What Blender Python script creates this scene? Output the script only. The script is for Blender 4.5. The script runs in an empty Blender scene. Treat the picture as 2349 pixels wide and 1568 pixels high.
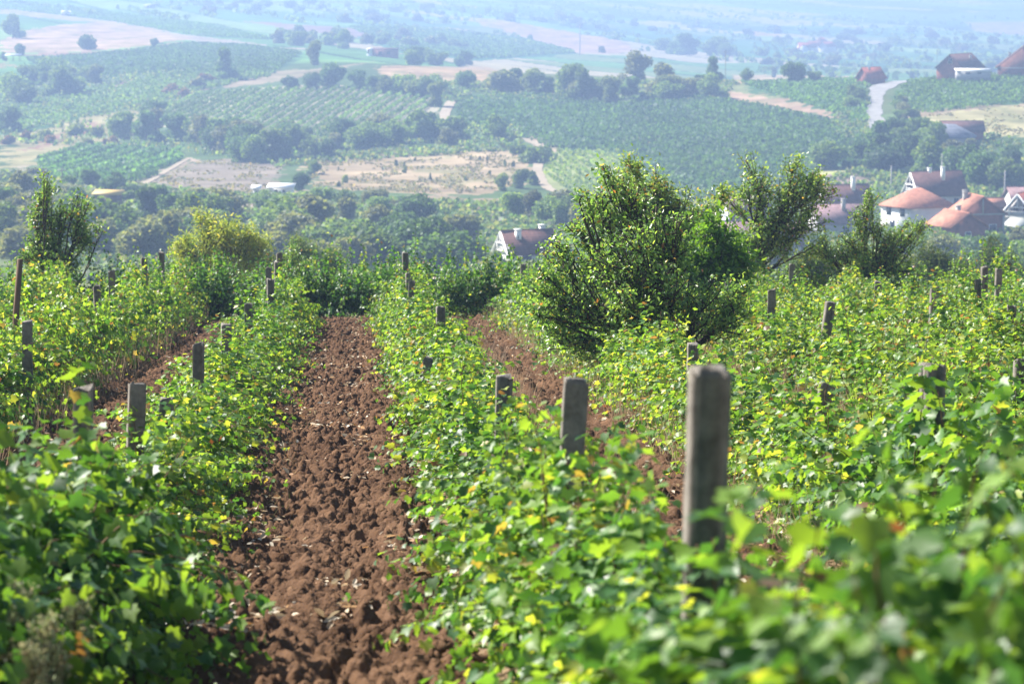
import bpy, math, random
import numpy as np
random.seed(7)
R = np.random.default_rng(11)
C = bpy.context.scene
COL = C.collection

# ------------------------------------------------------------------ camera, light, exposure
F, CX, CY = 6525.0, 1174.5, 784.0          # focal length and centre in the pixels of a 2349 px wide print
CZ = 60.0                                  # eye height above the valley floor
PITCH = math.atan((CY + 150) / F)
cd = bpy.data.cameras.new('camera'); cam = bpy.data.objects.new('camera', cd); COL.objects.link(cam)
cam.location = (0, 0, CZ); cam.rotation_euler = (math.pi / 2 - PITCH, 0, 0)
cd.sensor_width = 36; cd.lens = F / 2349 * 36
cd.clip_start = 0.1; cd.clip_end = 30000
cd.dof.use_dof = True; cd.dof.focus_distance = 31.0; cd.dof.aperture_fstop = 4.6
C.camera = cam
SUN_AZ, SUN_EL = math.radians(-58), math.radians(41)      # azimuth from the view axis, negative = left
w = bpy.data.worlds.new('World'); C.world = w; w.use_nodes = True
nt = w.node_tree
sky = nt.nodes.new('ShaderNodeTexSky'); sky.sky_type = 'NISHITA'; sky.sun_disc = False
sky.sun_elevation = SUN_EL; sky.sun_rotation = SUN_AZ; sky.altitude = 300; sky.air_density = 1.2; sky.dust_density = 1.2
bg = nt.nodes['Background']; nt.links.new(sky.outputs[0], bg.inputs[0]); bg.inputs[1].default_value = 0.065
sd = bpy.data.lights.new('sun', 'SUN'); sd.energy = 5.0; sd.angle = math.radians(0.53); sd.color = (1.0, 0.95, 0.87)
sun = bpy.data.objects.new('sun', sd); COL.objects.link(sun)
sdir = (math.sin(SUN_AZ) * math.cos(SUN_EL), math.cos(SUN_AZ) * math.cos(SUN_EL), math.sin(SUN_EL))
import mathutils
sun.rotation_euler = mathutils.Vector(sdir).to_track_quat('Z', 'Y').to_euler(); sun.location = (-30, 10, CZ + 40)
C.view_settings.view_transform = 'Standard'; C.view_settings.look = 'None'
C.view_settings.exposure = 1.38; C.view_settings.gamma = 1

# ------------------------------------------------------------------ helpers
def mk(name, verts, faces, mat, parent=None, col=None, smooth=False):
    """verts (N,3); faces: list of int arrays (M,k)."""
    me = bpy.data.meshes.new(name)
    verts = np.asarray(verts, dtype=np.float32).reshape(-1, 3)
    if not isinstance(faces, (list, tuple)) or (len(faces) and np.isscalar(faces[0][0])):
        faces = [faces]
    if len(faces) and not isinstance(faces[0], np.ndarray):
        g = {}
        for f in faces:
            f = np.asarray(f)
            if f.ndim == 1: g.setdefault(len(f), []).append(f)
            else: g.setdefault(f.shape[1], []).extend(list(f))
        faces = [np.array(v) for v in g.values()]
    li, ls, off = [], [], 0
    for f in faces:
        f = np.asarray(f, dtype=np.int32)
        if f.size == 0: continue
        if f.ndim == 1: f = f.reshape(1, -1)
        n, k = f.shape
        li.append(f.ravel()); ls.append(off + np.arange(n) * k); off += n * k
    li = np.concatenate(li).astype(np.int32); ls = np.concatenate(ls).astype(np.int32)
    me.vertices.add(len(verts)); me.vertices.foreach_set('co', verts.ravel())
    me.loops.add(len(li)); me.loops.foreach_set('vertex_index', li)
    me.polygons.add(len(ls)); me.polygons.foreach_set('loop_start', ls)
    if smooth: me.polygons.foreach_set('use_smooth', np.ones(len(ls), dtype=bool))
    me.update(calc_edges=True)
    if col is not None:
        a = me.color_attributes.new('col', 'FLOAT_COLOR', 'POINT')
        c = np.ones((len(verts), 4), dtype=np.float32); c[:, :3] = col
        a.data.foreach_set('color', c.ravel())
    me.materials.append(mat)
    o = bpy.data.objects.new(name, me); COL.objects.link(o)
    if parent is not None: o.parent = parent
    return o

def empty(name, loc, rz=0, sc=1.0):
    o = bpy.data.objects.new(name, None); COL.objects.link(o)
    o.location = loc; o.rotation_euler = (0, 0, rz)
    o.scale = (sc, sc, sc) if np.isscalar(sc) else sc
    o.empty_display_size = 0.2
    return o

def tag(o, label=None, cat=None, group=None, kind=None):
    if label: o['label'] = label
    if cat: o['category'] = cat
    if group: o['group'] = group
    if kind: o['kind'] = kind
    return o

def copy_tree(o, parent=None):
    c = o.copy(); COL.objects.link(c); c.parent = parent
    for ch in list(o.children): copy_tree(ch, c)
    return c

def vnoise(x, y, seed=0):
    xi = np.floor(x).astype(np.int64); yi = np.floor(y).astype(np.int64)
    fx = x - xi; fy = y - yi; fx = fx * fx * (3 - 2 * fx); fy = fy * fy * (3 - 2 * fy)
    def h(a, b):
        n = (a * 374761393 + b * 668265263 + seed * 1442695041) & 0xffffffff
        n = ((n ^ (n >> 13)) * 1274126177) & 0xffffffff
        n = n ^ (n >> 16)
        return (n & 0xffff) / 65535.0
    return (h(xi, yi) * (1 - fx) + h(xi + 1, yi) * fx) * (1 - fy) + (h(xi, yi + 1) * (1 - fx) + h(xi + 1, yi + 1) * fx) * fy

def fbm(x, y, seed=0, o=4):
    t = 0; a = 0.5; s = 0
    for i in range(o):
        t = t + a * vnoise(x * 2 ** i, y * 2 ** i, seed + i); s += a; a *= 0.5
    return t / s

def nrm(v): return v / np.maximum(np.linalg.norm(v, axis=-1, keepdims=True), 1e-9)

# ------------------------------------------------------------------ materials
def mat_new(name):
    m = bpy.data.materials.new(name); m.use_nodes = True
    return m, m.node_tree, m.node_tree.nodes['Principled BSDF']

def noise_mat(name, c1, c2, scale=5, rough=0.9, bump=0.3, detail=5, bscale=None, dist=0.02, spec=0.2, attr=False, lo=0.3, hi=0.7):
    m, t, b = mat_new(name); n = t.nodes; l = t.links
    tc = n.new('ShaderNodeTexCoord'); nz = n.new('ShaderNodeTexNoise')
    nz.inputs['Scale'].default_value = scale; nz.inputs['Detail'].default_value = detail; nz.inputs['Roughness'].default_value = 0.65
    l.new(tc.outputs['Object'], nz.inputs['Vector'])
    rp = n.new('ShaderNodeValToRGB'); rp.color_ramp.elements[0].position = lo; rp.color_ramp.elements[1].position = hi
    rp.color_ramp.elements[0].color = (*c1, 1); rp.color_ramp.elements[1].color = (*c2, 1)
    l.new(nz.outputs['Fac'], rp.inputs['Fac'])
    out = rp.outputs['Color']
    if attr:
        at = n.new('ShaderNodeAttribute'); at.attribute_name = 'col'
        mx = n.new('ShaderNodeMix'); mx.data_type = 'RGBA'; mx.blend_type = 'MULTIPLY'; mx.inputs[0].default_value = 1
        l.new(at.outputs['Color'], mx.inputs[6]); l.new(out, mx.inputs[7]); out = mx.outputs[2]
    l.new(out, b.inputs['Base Color'])
    b.inputs['Roughness'].default_value = rough; b.inputs['Specular IOR Level'].default_value = spec
    if bump:
        nb = n.new('ShaderNodeTexNoise'); nb.inputs['Scale'].default_value = bscale or scale * 4; nb.inputs['Detail'].default_value = 6
        l.new(tc.outputs['Object'], nb.inputs['Vector'])
        bp = n.new('ShaderNodeBump'); bp.inputs['Strength'].default_value = bump; bp.inputs['Distance'].default_value = dist
        l.new(nb.outputs['Fac'], bp.inputs['Height']); l.new(bp.outputs['Normal'], b.inputs['Normal'])
    return m

def leaf_mat(name, rough=0.42, spec=0.5, trans=0.38, objvar=0.15, tint=(2.2, 1.95, 0.7, 1)):
    m, t, b = mat_new(name); n = t.nodes; l = t.links
    at = n.new('ShaderNodeAttribute'); at.attribute_name = 'col'
    oi = n.new('ShaderNodeObjectInfo')
    mr = n.new('ShaderNodeMapRange'); mr.inputs[3].default_value = 1 - objvar; mr.inputs[4].default_value = 1 + objvar
    l.new(oi.outputs['Random'], mr.inputs[0])
    mx = n.new('ShaderNodeMix'); mx.data_type = 'RGBA'; mx.blend_type = 'MULTIPLY'; mx.inputs[0].default_value = 1
    l.new(at.outputs['Color'], mx.inputs[6]); l.new(mr.outputs[0], mx.inputs[7])
    l.new(mx.outputs[2], b.inputs['Base Color'])
    b.inputs['Roughness'].default_value = rough; b.inputs['Specular IOR Level'].default_value = spec
    tr = n.new('ShaderNodeBsdfTranslucent')
    m2 = n.new('ShaderNodeMix'); m2.data_type = 'RGBA'; m2.blend_type = 'MULTIPLY'; m2.inputs[0].default_value = 1
    l.new(mx.outputs[2], m2.inputs[6]); m2.inputs[7].default_value = tint
    l.new(m2.outputs[2], tr.inputs['Color'])
    ms = n.new('ShaderNodeMixShader'); ms.inputs[0].default_value = trans
    l.new(b.outputs[0], ms.inputs[1]); l.new(tr.outputs[0], ms.inputs[2])
    l.new(ms.outputs[0], t.nodes['Material Output'].inputs['Surface'])
    return m

def plain(name, c, rough=0.8, spec=0.3, var=0.2, scale=3):
    return noise_mat(name, tuple(x * (1 - var) for x in c), tuple(min(1, x * (1 + var)) for x in c), scale, rough, 0.15, spec=spec)

M = {}
M['vine'] = leaf_mat('vine_leaf', 0.45, 0.45, 0.46)
M['pear'] = leaf_mat('glossy_leaf', 0.33, 0.6, 0.42, tint=(1.8, 1.95, .8, 1))
M['far'] = leaf_mat('far_foliage', 0.6, 0.3, 0.4, 0.32)
M['bark'] = noise_mat('bark', (0.035, 0.028, 0.022), (0.11, 0.09, 0.075), 25, 0.95, 0.6)
M['cane'] = noise_mat('cane', (0.09, 0.05, 0.025), (0.16, 0.1, 0.05), 20, 0.8, 0.2)
M['concrete'] = noise_mat('concrete', (0.10, 0.09, 0.076), (0.27, 0.245, 0.21), 14, 0.95, 0.9, detail=9, bscale=90, dist=0.006)
M['soil'] = noise_mat('ploughed_soil', (0.046, 0.024, 0.014), (0.165, 0.096, 0.057), 2.3, 1.0, 0.9, detail=9, bscale=26, dist=0.03, spec=0.05, attr=True, lo=0.25, hi=0.75)
M['clod'] = noise_mat('soil_clod', (0.06, 0.034, 0.02), (0.19, 0.114, 0.068), 4, 1.0, 1.0, bscale=40, dist=0.02, spec=0.05)
M['land'] = noise_mat('land', (0.72, 0.72, 0.72), (1.25, 1.25, 1.25), 0.06, 1.0, 0.0, detail=10, spec=0.0, attr=True)
M['near'] = noise_mat('field_earth', (0.14, 0.085, 0.055), (0.30, 0.22, 0.13), 1.2, 1.0, 0.6, bscale=14, dist=0.04, spec=0.05)
M['dry'] = leaf_mat('dry_grass', 0.8, 0.2, 0.3, tint=(1.1, 1.0, .8, 1))
M['litter'] = leaf_mat('litter', 0.8, 0.2, 0.2, tint=(1.1, 1.0, .8, 1))
M['asphalt'] = noise_mat('asphalt', (0.20, 0.19, 0.18), (0.33, 0.32, 0.30), 0.4, 0.95, 0.2, spec=0.1)
M['track'] = noise_mat('pale_earth', (0.26, 0.21, 0.15), (0.42, 0.35, 0.26), 0.3, 1.0, 0.2, spec=0.0)
M['white'] = plain('white_render', (0.80, 0.79, 0.76), 0.9, 0.1, 0.06, 0.6)
M['cream'] = plain('cream_render', (0.62, 0.58, 0.52), 0.9, 0.1, 0.1, 0.6)
M['lilac'] = plain('dull_render', (0.42, 0.40, 0.40), 0.9, 0.1, 0.1, 0.6)
M['concrete2'] = plain('bare_concrete', (0.38, 0.36, 0.34), 0.9, 0.1, 0.15, 1)
M['glass'] = plain('window_glass', (0.03, 0.035, 0.045), 0.15, 0.6, 0.1)
M['dark'] = plain('dark_opening', (0.03, 0.028, 0.026), 0.9, 0.1, 0.1)
M['wood'] = plain('weathered_wood', (0.14, 0.10, 0.07), 0.9, 0.1, 0.2, 2)
M['yellow'] = plain('ochre_paint', (0.55, 0.38, 0.10), 0.6, 0.3, 0.1)
M['steel'] = plain('galvanised_steel', (0.4, 0.41, 0.42), 0.5, 0.5, 0.1)

def brick_like(name, c1, c2, mortar, sx, sy, msize):
    m, t, b = mat_new(name); n = t.nodes; l = t.links
    tc = n.new('ShaderNodeTexCoord'); mp = n.new('ShaderNodeMapping')
    br = n.new('ShaderNodeTexBrick'); br.inputs['Scale'].default_value = 1
    br.inputs['Brick Width'].default_value = sx; br.inputs['Row Height'].default_value = sy
    br.inputs['Mortar Size'].default_value = msize
    br.inputs['Color1'].default_value = (*c1, 1); br.inputs['Color2'].default_value = (*c2, 1); br.inputs['Mortar'].default_value = (*mortar, 1)
    cmb = n.new('ShaderNodeCombineXYZ'); sp = n.new('ShaderNodeSeparateXYZ'); ad = n.new('ShaderNodeMath'); ad.operation = 'ADD'
    l.new(tc.outputs['Object'], sp.inputs[0]); l.new(sp.outputs[0], ad.inputs[0]); l.new(sp.outputs[1], ad.inputs[1])
    l.new(ad.outputs[0], cmb.inputs[0]); l.new(sp.outputs[2], cmb.inputs[1]); l.new(cmb.outputs[0], br.inputs['Vector'])
    nz = n.new('ShaderNodeTexNoise'); nz.inputs['Scale'].default_value = 1.1; nz.inputs['Detail'].default_value = 6; l.new(tc.outputs['Object'], nz.inputs[0])
    mr = n.new('ShaderNodeMapRange'); mr.inputs[1].default_value = .3; mr.inputs[2].default_value = .7; mr.inputs[3].default_value = .75; mr.inputs[4].default_value = 1.2
    l.new(nz.outputs['Fac'], mr.inputs[0])
    mx = n.new('ShaderNodeMix'); mx.data_type = 'RGBA'; mx.blend_type = 'MULTIPLY'; mx.inputs[0].default_value = 1
    l.new(br.outputs['Color'], mx.inputs[6]); l.new(mr.outputs[0], mx.inputs[7]); l.new(mx.outputs[2], b.inputs['Base Color'])
    b.inputs['Roughness'].default_value = 0.9; b.inputs['Specular IOR Level'].default_value = 0.15
    bp = n.new('ShaderNodeBump'); bp.inputs['Strength'].default_value = 0.5; bp.inputs['Distance'].default_value = 0.03
    l.new(br.outputs['Fac'], bp.inputs['Height']); bp.invert = True; l.new(bp.outputs['Normal'], b.inputs['Normal'])
    return m
M['brick'] = brick_like('brick', (0.30, 0.10, 0.06), (0.24, 0.08, 0.05), (0.3, 0.2, 0.16), 0.5, 0.25, 0.02)
M['tile_brown'] = brick_like('brown_tiles', (0.17, 0.085, 0.07), (0.13, 0.065, 0.055), (0.06, 0.035, 0.03), 0.6, 0.3, 0.03)
M['tile_orange'] = brick_like('orange_tiles', (0.52, 0.25, 0.16), (0.44, 0.20, 0.13), (0.3, 0.1, 0.06), 0.6, 0.3, 0.03)
M['tile_red'] = brick_like('red_tiles', (0.42, 0.13, 0.08), (0.34, 0.10, 0.07), (0.18, 0.06, 0.04), 0.6, 0.3, 0.03)
M['tile_mauve'] = brick_like('faded_tiles', (0.30, 0.19, 0.19), (0.25, 0.16, 0.16), (0.15, 0.09, 0.09), 0.6, 0.3, 0.03)
M['tile_grey'] = brick_like('grey_sheets', (0.20, 0.21, 0.25), (0.17, 0.18, 0.22), (0.1, 0.1, 0.12), 1.2, 0.9, 0.04)

# ------------------------------------------------------------------ ground form
def kpix(y):                                # slope dz/dY of the sight line at print row y
    return -np.tan(PITCH + np.arctan((np.asarray(y, float) - CY) / F))
KN = {  # print column: knots (forward distance, print row of the ground there)
 -900: [(90,770),(150,800),(300,690),(380,600),(470,510),(580,440),(700,392),(850,330),(1000,250),(1150,190),(1350,120),(1700,55),(2400,-5),(4000,-60),(9500,-110)],
 0:    [(90,770),(150,800),(300,690),(380,600),(470,510),(580,440),(700,392),(850,330),(1000,250),(1150,190),(1350,120),(1700,55),(2400,-5),(4000,-60),(9500,-110)],
 400:  [(90,770),(150,800),(300,690),(380,600),(470,520),(580,455),(700,400),(850,330),(1000,235),(1150,170),(1350,115),(1700,70),(2400,15),(4000,-45),(9500,-110)],
 800:  [(90,770),(150,800),(300,690),(380,605),(470,535),(580,460),(680,415),(800,345),(900,270),(1000,205),(1120,145),(1350,125),(1700,95),(2400,38),(4000,-35),(9500,-110)],
 1200: [(90,770),(150,800),(300,690),(380,620),(470,555),(580,475),(680,425),(800,345),(900,275),(1000,215),(1100,165),(1300,172),(1700,138),(2200,100),(2900,50),(4200,-15),(9500,-110)],
 1700: [(90,775),(150,800),(300,700),(400,640),(500,560),(600,490),(680,430),(760,360),(860,290),(950,225),(1040,178),(1300,205),(1700,170),(2200,130),(2900,75),(4200,10),(6500,-40),(9500,-110)],
 2050: [(90,775),(150,800),(300,700),(400,640),(500,560),(580,500),(660,420),(740,345),(820,285),(900,225),(960,184),(1250,215),(1700,178),(2200,138),(2900,85),(4200,25),(6500,-30),(9500,-110)],
 2349: [(90,775),(150,800),(300,700),(400,640),(500,560),(580,505),(660,425),(740,350),(820,290),(890,232),(950,166),(1250,215),(1700,178),(2200,138),(2900,85),(4200,30),(6500,-25),(9500,-110)],
 3200: [(90,775),(150,800),(300,700),(400,640),(500,560),(580,505),(660,425),(740,350),(820,290),(890,232),(950,160),(1250,200),(1700,178),(2200,138),(2900,85),(4200,30),(6500,-25),(9500,-110)],
}
TY = np.exp(np.linspace(math.log(88), math.log(9500), 700))
cols = sorted(KN); XC = np.linspace(cols[0], cols[-1], 165)
raw = np.array([np.interp(np.log(TY), np.log([a for a, _ in KN[c]]), [b for _, b in KN[c]]) for c in cols])
tab = np.array([np.interp(XC, cols, raw[:, j]) for j in range(len(TY))])          # (Y, X)
def gsm(a, ax, s):
    k = np.exp(-0.5 * (np.arange(-3 * s, 3 * s + 1) / s) ** 2); k /= k.sum()
    p = [(0, 0), (0, 0)]; p[ax] = (3 * s, 3 * s)
    b = np.pad(a, p, mode='edge')
    return np.apply_along_axis(lambda v: np.convolve(v, k, 'valid'), ax, b)
tab = gsm(gsm(tab, 0, 4), 1, 5)
pv = 0
# rolling relief, a few metres
e_s = np.array([(813 - CX) / F, math.cos(PITCH) + (289 / F) * math.sin(PITCH)]); e_s /= np.linalg.norm(e_s)
e_l = np.array([e_s[1], -e_s[0]])
SLOPE = kpix(495) * 0 + float(kpix(495)) * e_s[1]
def H(x, y):
    x = np.asarray(x, float); y = np.asarray(y, float)
    s = x * e_s[0] + y * e_s[1]; l = x * e_l[0] + y * e_l[1]
    zf = CZ - 2.3 + SLOPE * np.clip(s, -3, 200) + 0.9 * np.clip(1 - s / 20, 0, 1.2) ** 1.6
    zf = zf - 0.002 * np.clip(l - 14, 0, 200) ** 1.5 * 0.3
    yy = np.clip(y, 88.01, 9499)
    fx = CX + F * (x / yy)
    fi = np.clip((fx - XC[0]) / (XC[1] - XC[0]), 0, len(XC) - 1.001); fj = (np.log(yy) - math.log(88)) / (math.log(9500) - math.log(88)) * (len(TY) - 1)
    fj = np.clip(fj, 0, len(TY) - 1.001)
    i0 = fi.astype(int); j0 = fj.astype(int); a = fi - i0; b = fj - j0
    v = (tab[j0, i0] * (1 - a) + tab[j0, i0 + 1] * a) * (1 - b) + (tab[j0 + 1, i0] * (1 - a) + tab[j0 + 1, i0 + 1] * a) * b
    v = v + np.clip((yy - 350) / 300, 0, 1) * (9 + 9 * np.clip((yy - 1250) / 600, 0, 1)) * (fbm(x / 90, y / 130, 5, 3) - 0.5)
    zt = CZ + yy * kpix(v)
    wgt = np.clip((s - 64) / 26, 0, 1); wgt = wgt * wgt * (3 - 2 * wgt); wgt = np.where(y < 40, 0, wgt)
    return zf * (1 - wgt) + zt * wgt

MY = np.exp(np.linspace(math.log(300), math.log(9000), 5000))
def at(x, y, Y):
    """the point on the sight line of print pixel (x, y) at forward distance Y"""
    v = -(y - CY) / F
    return np.array([(x - CX) / F * Y / (math.cos(PITCH) + v * math.sin(PITCH)), Y, CZ + Y * float(kpix(y))])
def place(x, y, clear=0.0, ymin=300):
    v = -(y - CY) / F
    Y = MY[MY >= ymin]
    X = (x - CX) / F * Y / (math.cos(PITCH) + v * math.sin(PITCH)); Z = CZ + Y * float(kpix(y))
    h = H(X, Y); ok = np.nonzero(Z - clear <= h)[0]
    i = ok[0] if len(ok) else len(Y) - 1
    return np.array([X[i], Y[i], h[i]])
def fld(s, l):
    p = s * e_s + l * e_l
    return np.array([p[0], p[1], float(H(p[0], p[1]))])
def inpoly(px, py, poly):
    c = np.zeros(px.shape, bool); n = len(poly)
    for i in range(n):
        x0, y0 = poly[i][:2]; x1, y1 = poly[(i + 1) % n][:2]
        if y0 == y1: continue
        q = ((y0 > py) != (y1 > py)) & (px < (x1 - x0) * (py - y0) / (y1 - y0) + x0)
        c ^= q
    return c
def wpoly(pts, **k):
    out = []
    for i in range(len(pts)):
        a = np.array(pts[i], float); b = np.array(pts[(i + 1) % len(pts)], float)
        n = max(1, int(np.hypot(*(b - a)) / 40))
        for j in range(n): out.append(place(*(a + (b - a) * j / n), **k))
    return out

# ------------------------------------------------------------------ the land beyond, one sheet
G_SCRUB = (0.075, 0.115, 0.045); G_VINE = (0.05, 0.10, 0.04); TAN = (0.52, 0.37, 0.21); PALE = (0.46, 0.38, 0.25); PINK = (0.52, 0.36, 0.27)
DRY = (0.30, 0.26, 0.13); OLIVE = (0.22, 0.21, 0.10); REDB = (0.26, 0.15, 0.11); G_LIGHT = (0.14, 0.19, 0.07)
FIELDS = [  # print outline, ground colour
 ([(0,94),(60,72),(130,58),(250,48),(330,62),(440,88),(330,106),(215,116),(100,122),(0,126)], (0.62,0.44,0.30)),
 ([(0,129),(110,124),(215,120),(330,110),(440,95),(445,99),(215,128),(60,131)], (0.42,0.28,0.2)),
 ([(0,140),(35,150),(32,158),(0,158)], TAN),
 ([(60,134),(215,126),(440,100),(560,104),(700,120),(640,172),(560,180),(400,165),(260,178),(120,172)], (0.045,0.095,0.045)),
 ([(0,248),(150,218),(290,196),(400,166),(520,150),(640,175),(560,185),(330,240),(60,300),(0,312)], (0.06,0.12,0.045)),
 ([(265,186),(296,186),(292,200),(262,200)], (0.4,0.26,0.22)),
 ([(385,180),(470,178),(480,205),(400,232),(378,215)], (0.26,0.14,0.12)),
 ([(470,178),(640,165),(730,160),(870,140),(730,172),(640,188),(490,205)], (0.45,0.36,0.24)),
 ([(0,318),(230,262),(330,250),(340,300),(200,345),(60,385),(0,385)], DRY),
 ([(60,330),(240,275),(250,290),(110,335),(40,352)], REDB),
 ([(35,382),(85,378),(85,392),(45,395)], (0.6,0.5,0.36)),
 ([(85,362),(200,336),(430,348),(420,366),(318,428),(100,412)], (0.10,0.14,0.055)),
 ([(318,432),(440,372),(540,362),(650,378),(620,430),(540,470),(430,470),(360,450)], (0.40,0.33,0.25)),
 ([(310,428),(425,362),(440,366),(322,434)], (0.36,0.27,0.2)),
 ([(340,272),(440,214),(620,202),(760,200),(980,214),(1010,250),(930,300),(800,308),(620,300),(470,320)], (0.38,0.34,0.24)),
 ([(700,372),(900,350),(1100,338),(1200,342),(1235,370),(1190,425),(1080,448),(820,440),(720,432)], (0.55,0.42,0.26)),
 ([(540,470),(600,440),(690,435),(690,450),(600,478),(530,490)], (0.5,0.4,0.3)),
 ([(940,440),(1080,455),(1230,452),(1220,480),(1170,505),(1130,490),(950,470)], (0.46,0.35,0.24)),
 ([(1050,225),(1200,213),(1400,240),(1600,222),(1750,240),(1900,275),(2000,320),(2060,350),(2020,372),(1850,382),(1840,430),(1600,470),(1320,450),(1260,350),(1180,310),(1040,285)], (0.05,0.10,0.045)),
 ([(1255,345),(1450,352),(1560,395),(1500,450),(1300,450),(1240,420)], (0.22,0.24,0.10)),
 ([(1422,316),(1500,312),(1520,330),(1470,334)], (0.33,0.17,0.12)),
 ([(1660,204),(1800,228),(1940,272),(1900,270),(1780,252),(1690,236)], (0.55,0.38,0.26)),
 ([(1690,190),(1985,183),(1992,300),(1930,268),(1800,226)], (0.05,0.10,0.04)),
 ([(1680,172),(1990,175),(1985,186),(1690,192)], (0.6,0.44,0.24)),
 ([(2092,186),(2349,172),(2600,165),(2600,215),(2349,238),(2120,264),(2040,244),(2062,206)], (0.06,0.12,0.04)),
 ([(2100,266),(2349,240),(2600,225),(2600,320),(2349,312),(2250,312),(2150,285)], (0.34,0.30,0.15)),
 ([(2060,262),(2349,234),(2600,214),(2600,224),(2349,241),(2100,270)], (0.5,0.38,0.24)),
 ([(1850,383),(2010,385),(2015,400),(1860,402)], (0.34,0.34,0.14)),
 ([(1845,400),(2000,402),(1980,430),(1850,436)], (0.42,0.32,0.26)),
 ([(860,152),(1100,152),(1180,165),(1120,192),(980,200),(870,185)], (0.6,0.42,0.25)),
 ([(1230,300),(1280,338),(1262,350),(1200,318)], (0.6,0.46,0.33)),
]
FARF = [  # beyond the ridge: farther strips of the valley side
 ([(1075,46),(1180,52),(1300,72),(1440,98),(1470,118),(1400,124),(1300,120),(1190,84)], (0.62,0.40,0.30)),
 ([(780,62),(1000,66),(1190,88),(1330,124),(1100,140),(900,120)], (0.05,0.13,0.06)),
 ([(1540,84),(1640,98),(1760,116),(1700,124),(1600,110)], (0.5,0.4,0.33)),
 ([(1400,60),(1760,96),(1900,120),(1700,130),(1500,92)], (0.06,0.15,0.06)),
 ([(1715,70),(1790,78),(1790,86),(1730,82)], (0.6,0.38,0.3)),
 ([(2215,52),(2349,48),(2600,60),(2600,90),(2349,84),(2240,74)], (0.5,0.38,0.34)),
 ([(1980,34),(2349,26),(2600,30),(2600,48),(2200,50),(1990,46)], (0.10,0.18,0.08)),
 ([(1840,104),(2050,118),(2300,130),(2300,142),(2000,136)], (0.08,0.17,0.07)),
 ([(0,20),(70,26),(240,48),(450,82),(620,104),(600,112),(430,92),(240,56),(0,32)], (0.50,0.42,0.34)),
 ([(0,6),(200,20),(480,58),(620,92),(450,80),(240,44),(0,18)], (0.05,0.11,0.04)),
 ([(480,20),(900,38),(1100,66),(900,60),(640,44)], (0.07,0.15,0.06)),
 ([(560,48),(820,66),(960,86),(900,92),(700,74)], (0.40,0.28,0.24)),
 ([(640,108),(700,112),(680,124),(640,118)], (0.6,0.48,0.38)),
 ([(850,8),(1280,22),(1500,46),(1280,40),(900,18)], (0.06,0.14,0.06)),
 ([(900,90),(1060,98),(1120,108),(940,104)], (0.45,0.32,0.28)),
]
ry = np.unique(np.concatenate([np.exp(np.linspace(math.log(90), math.log(330), 50)), np.exp(np.linspace(math.log(330), math.log(1250), 330)), np.exp(np.linspace(math.log(1250), math.log(5000), 170)), np.exp(np.linspace(math.log(5000), math.log(9400), 20))]))
ct = np.unique(np.concatenate([np.linspace(-1.2, -.22, 30), np.linspace(-.22, .22, 760), np.linspace(.22, 1.2, 30)]))
YY, TT = np.meshgrid(ry, ct, indexing='ij'); XX = YY * TT
ZZ = H(XX, YY)
nr, ncol = XX.shape
n1 = fbm(XX / 40, YY / 60, 21, 4); n2 = fbm(XX / 9, YY / 12, 31, 3); n3 = fbm(XX / 160, YY / 300, 41, 3)
base = np.array(G_SCRUB)[None, None] * (0.7 + 0.7 * n1[..., None]) * (0.75 + 0.5 * n2[..., None])
dryw = np.clip((n3 - 0.52) * 6, 0, 1)[..., None] * 0.6
colr = base * (1 - dryw) + np.array(DRY) * dryw
an = math.radians(-68); U = XX * math.cos(an) + YY * math.sin(an) * .6; V = -XX * math.sin(an) + YY * math.cos(an)
V = V + 60 * (fbm(XX / 500, YY / 500, 61, 2) - .5); k1 = np.floor(V / 60); hsh = lambda a, b, c: (np.abs(np.sin(a * 127.1 + b * 311.7 + c * 74.7) * 43758.5453) % 1)
U2 = U / (220 + 180 * hsh(k1, 0, 1)) + hsh(k1, 0, 2) * 5; k2 = np.floor(U2); hh = hsh(k1, k2, 3)
PAL = np.array([(.06,.15,.05),(.10,.21,.07),(.14,.26,.08),(.05,.11,.05),(.32,.28,.18),(.09,.18,.06),(.15,.20,.08),(.18,.27,.10)]); pc = PAL[(hh * 7.99).astype(int)]
fr = np.abs((V / 60) % 1 - .5); pc = np.where((fr > .46)[..., None], (.03, .06, .03), pc)
fw = np.clip((YY - 1180) / 40, 0, 1)[..., None]; colr = colr * (1 - fw) + pc * (.85 + .3 * n2[..., None]) * fw
def patch(poly, c, var=0.25):
    p = np.array(poly)
    bb = (XX >= p[:, 0].min()) & (XX <= p[:, 0].max()) & (YY >= p[:, 1].min()) & (YY <= p[:, 1].max())
    if not bb.any(): return
    idx = np.nonzero(bb)
    n4 = fbm(XX[idx] / 2.5, YY[idx] / 5, 29, 2) - .5; jx = XX[idx] + n4 * 8 + (n2[idx] - .5) * 9; jy = YY[idx] + n4 * 22 + (n1[idx] - .5) * 30 + (n2[idx] - .5) * 14
    q = inpoly(jx, jy, poly); ii = (idx[0][q], idx[1][q])
    c = np.array(c); c = c * (.56 if c[0] > .38 else 1)
    var = .42 if c[0] > .3 else var
    dk = np.clip((fbm(XX[ii] / 7, YY[ii] / 16, 17, 4) - .5) * 5, 0, 1)[:, None] * (.55 if c[0] > .25 else 0)
    c = c * (1 - dk) + np.array((.14, .15, .06)) * dk
    colr[ii] = c * (1 - var + 2 * var * n2[ii][:, None]) * (0.85 + 0.3 * n1[ii][:, None])
for pts, c in FARF: patch([tuple(q[:2]) for q in wpoly(pts, ymin=1120)], np.array(c) * 1.05)
for pts, c in FIELDS: patch([tuple(q[:2]) for q in wpoly(pts)], c)
idx = np.arange(nr * ncol).reshape(nr, ncol)
fq = np.stack([idx[:-1, :-1], idx[:-1, 1:], idx[1:, 1:], idx[1:, :-1]], -1).reshape(-1, 4)
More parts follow.
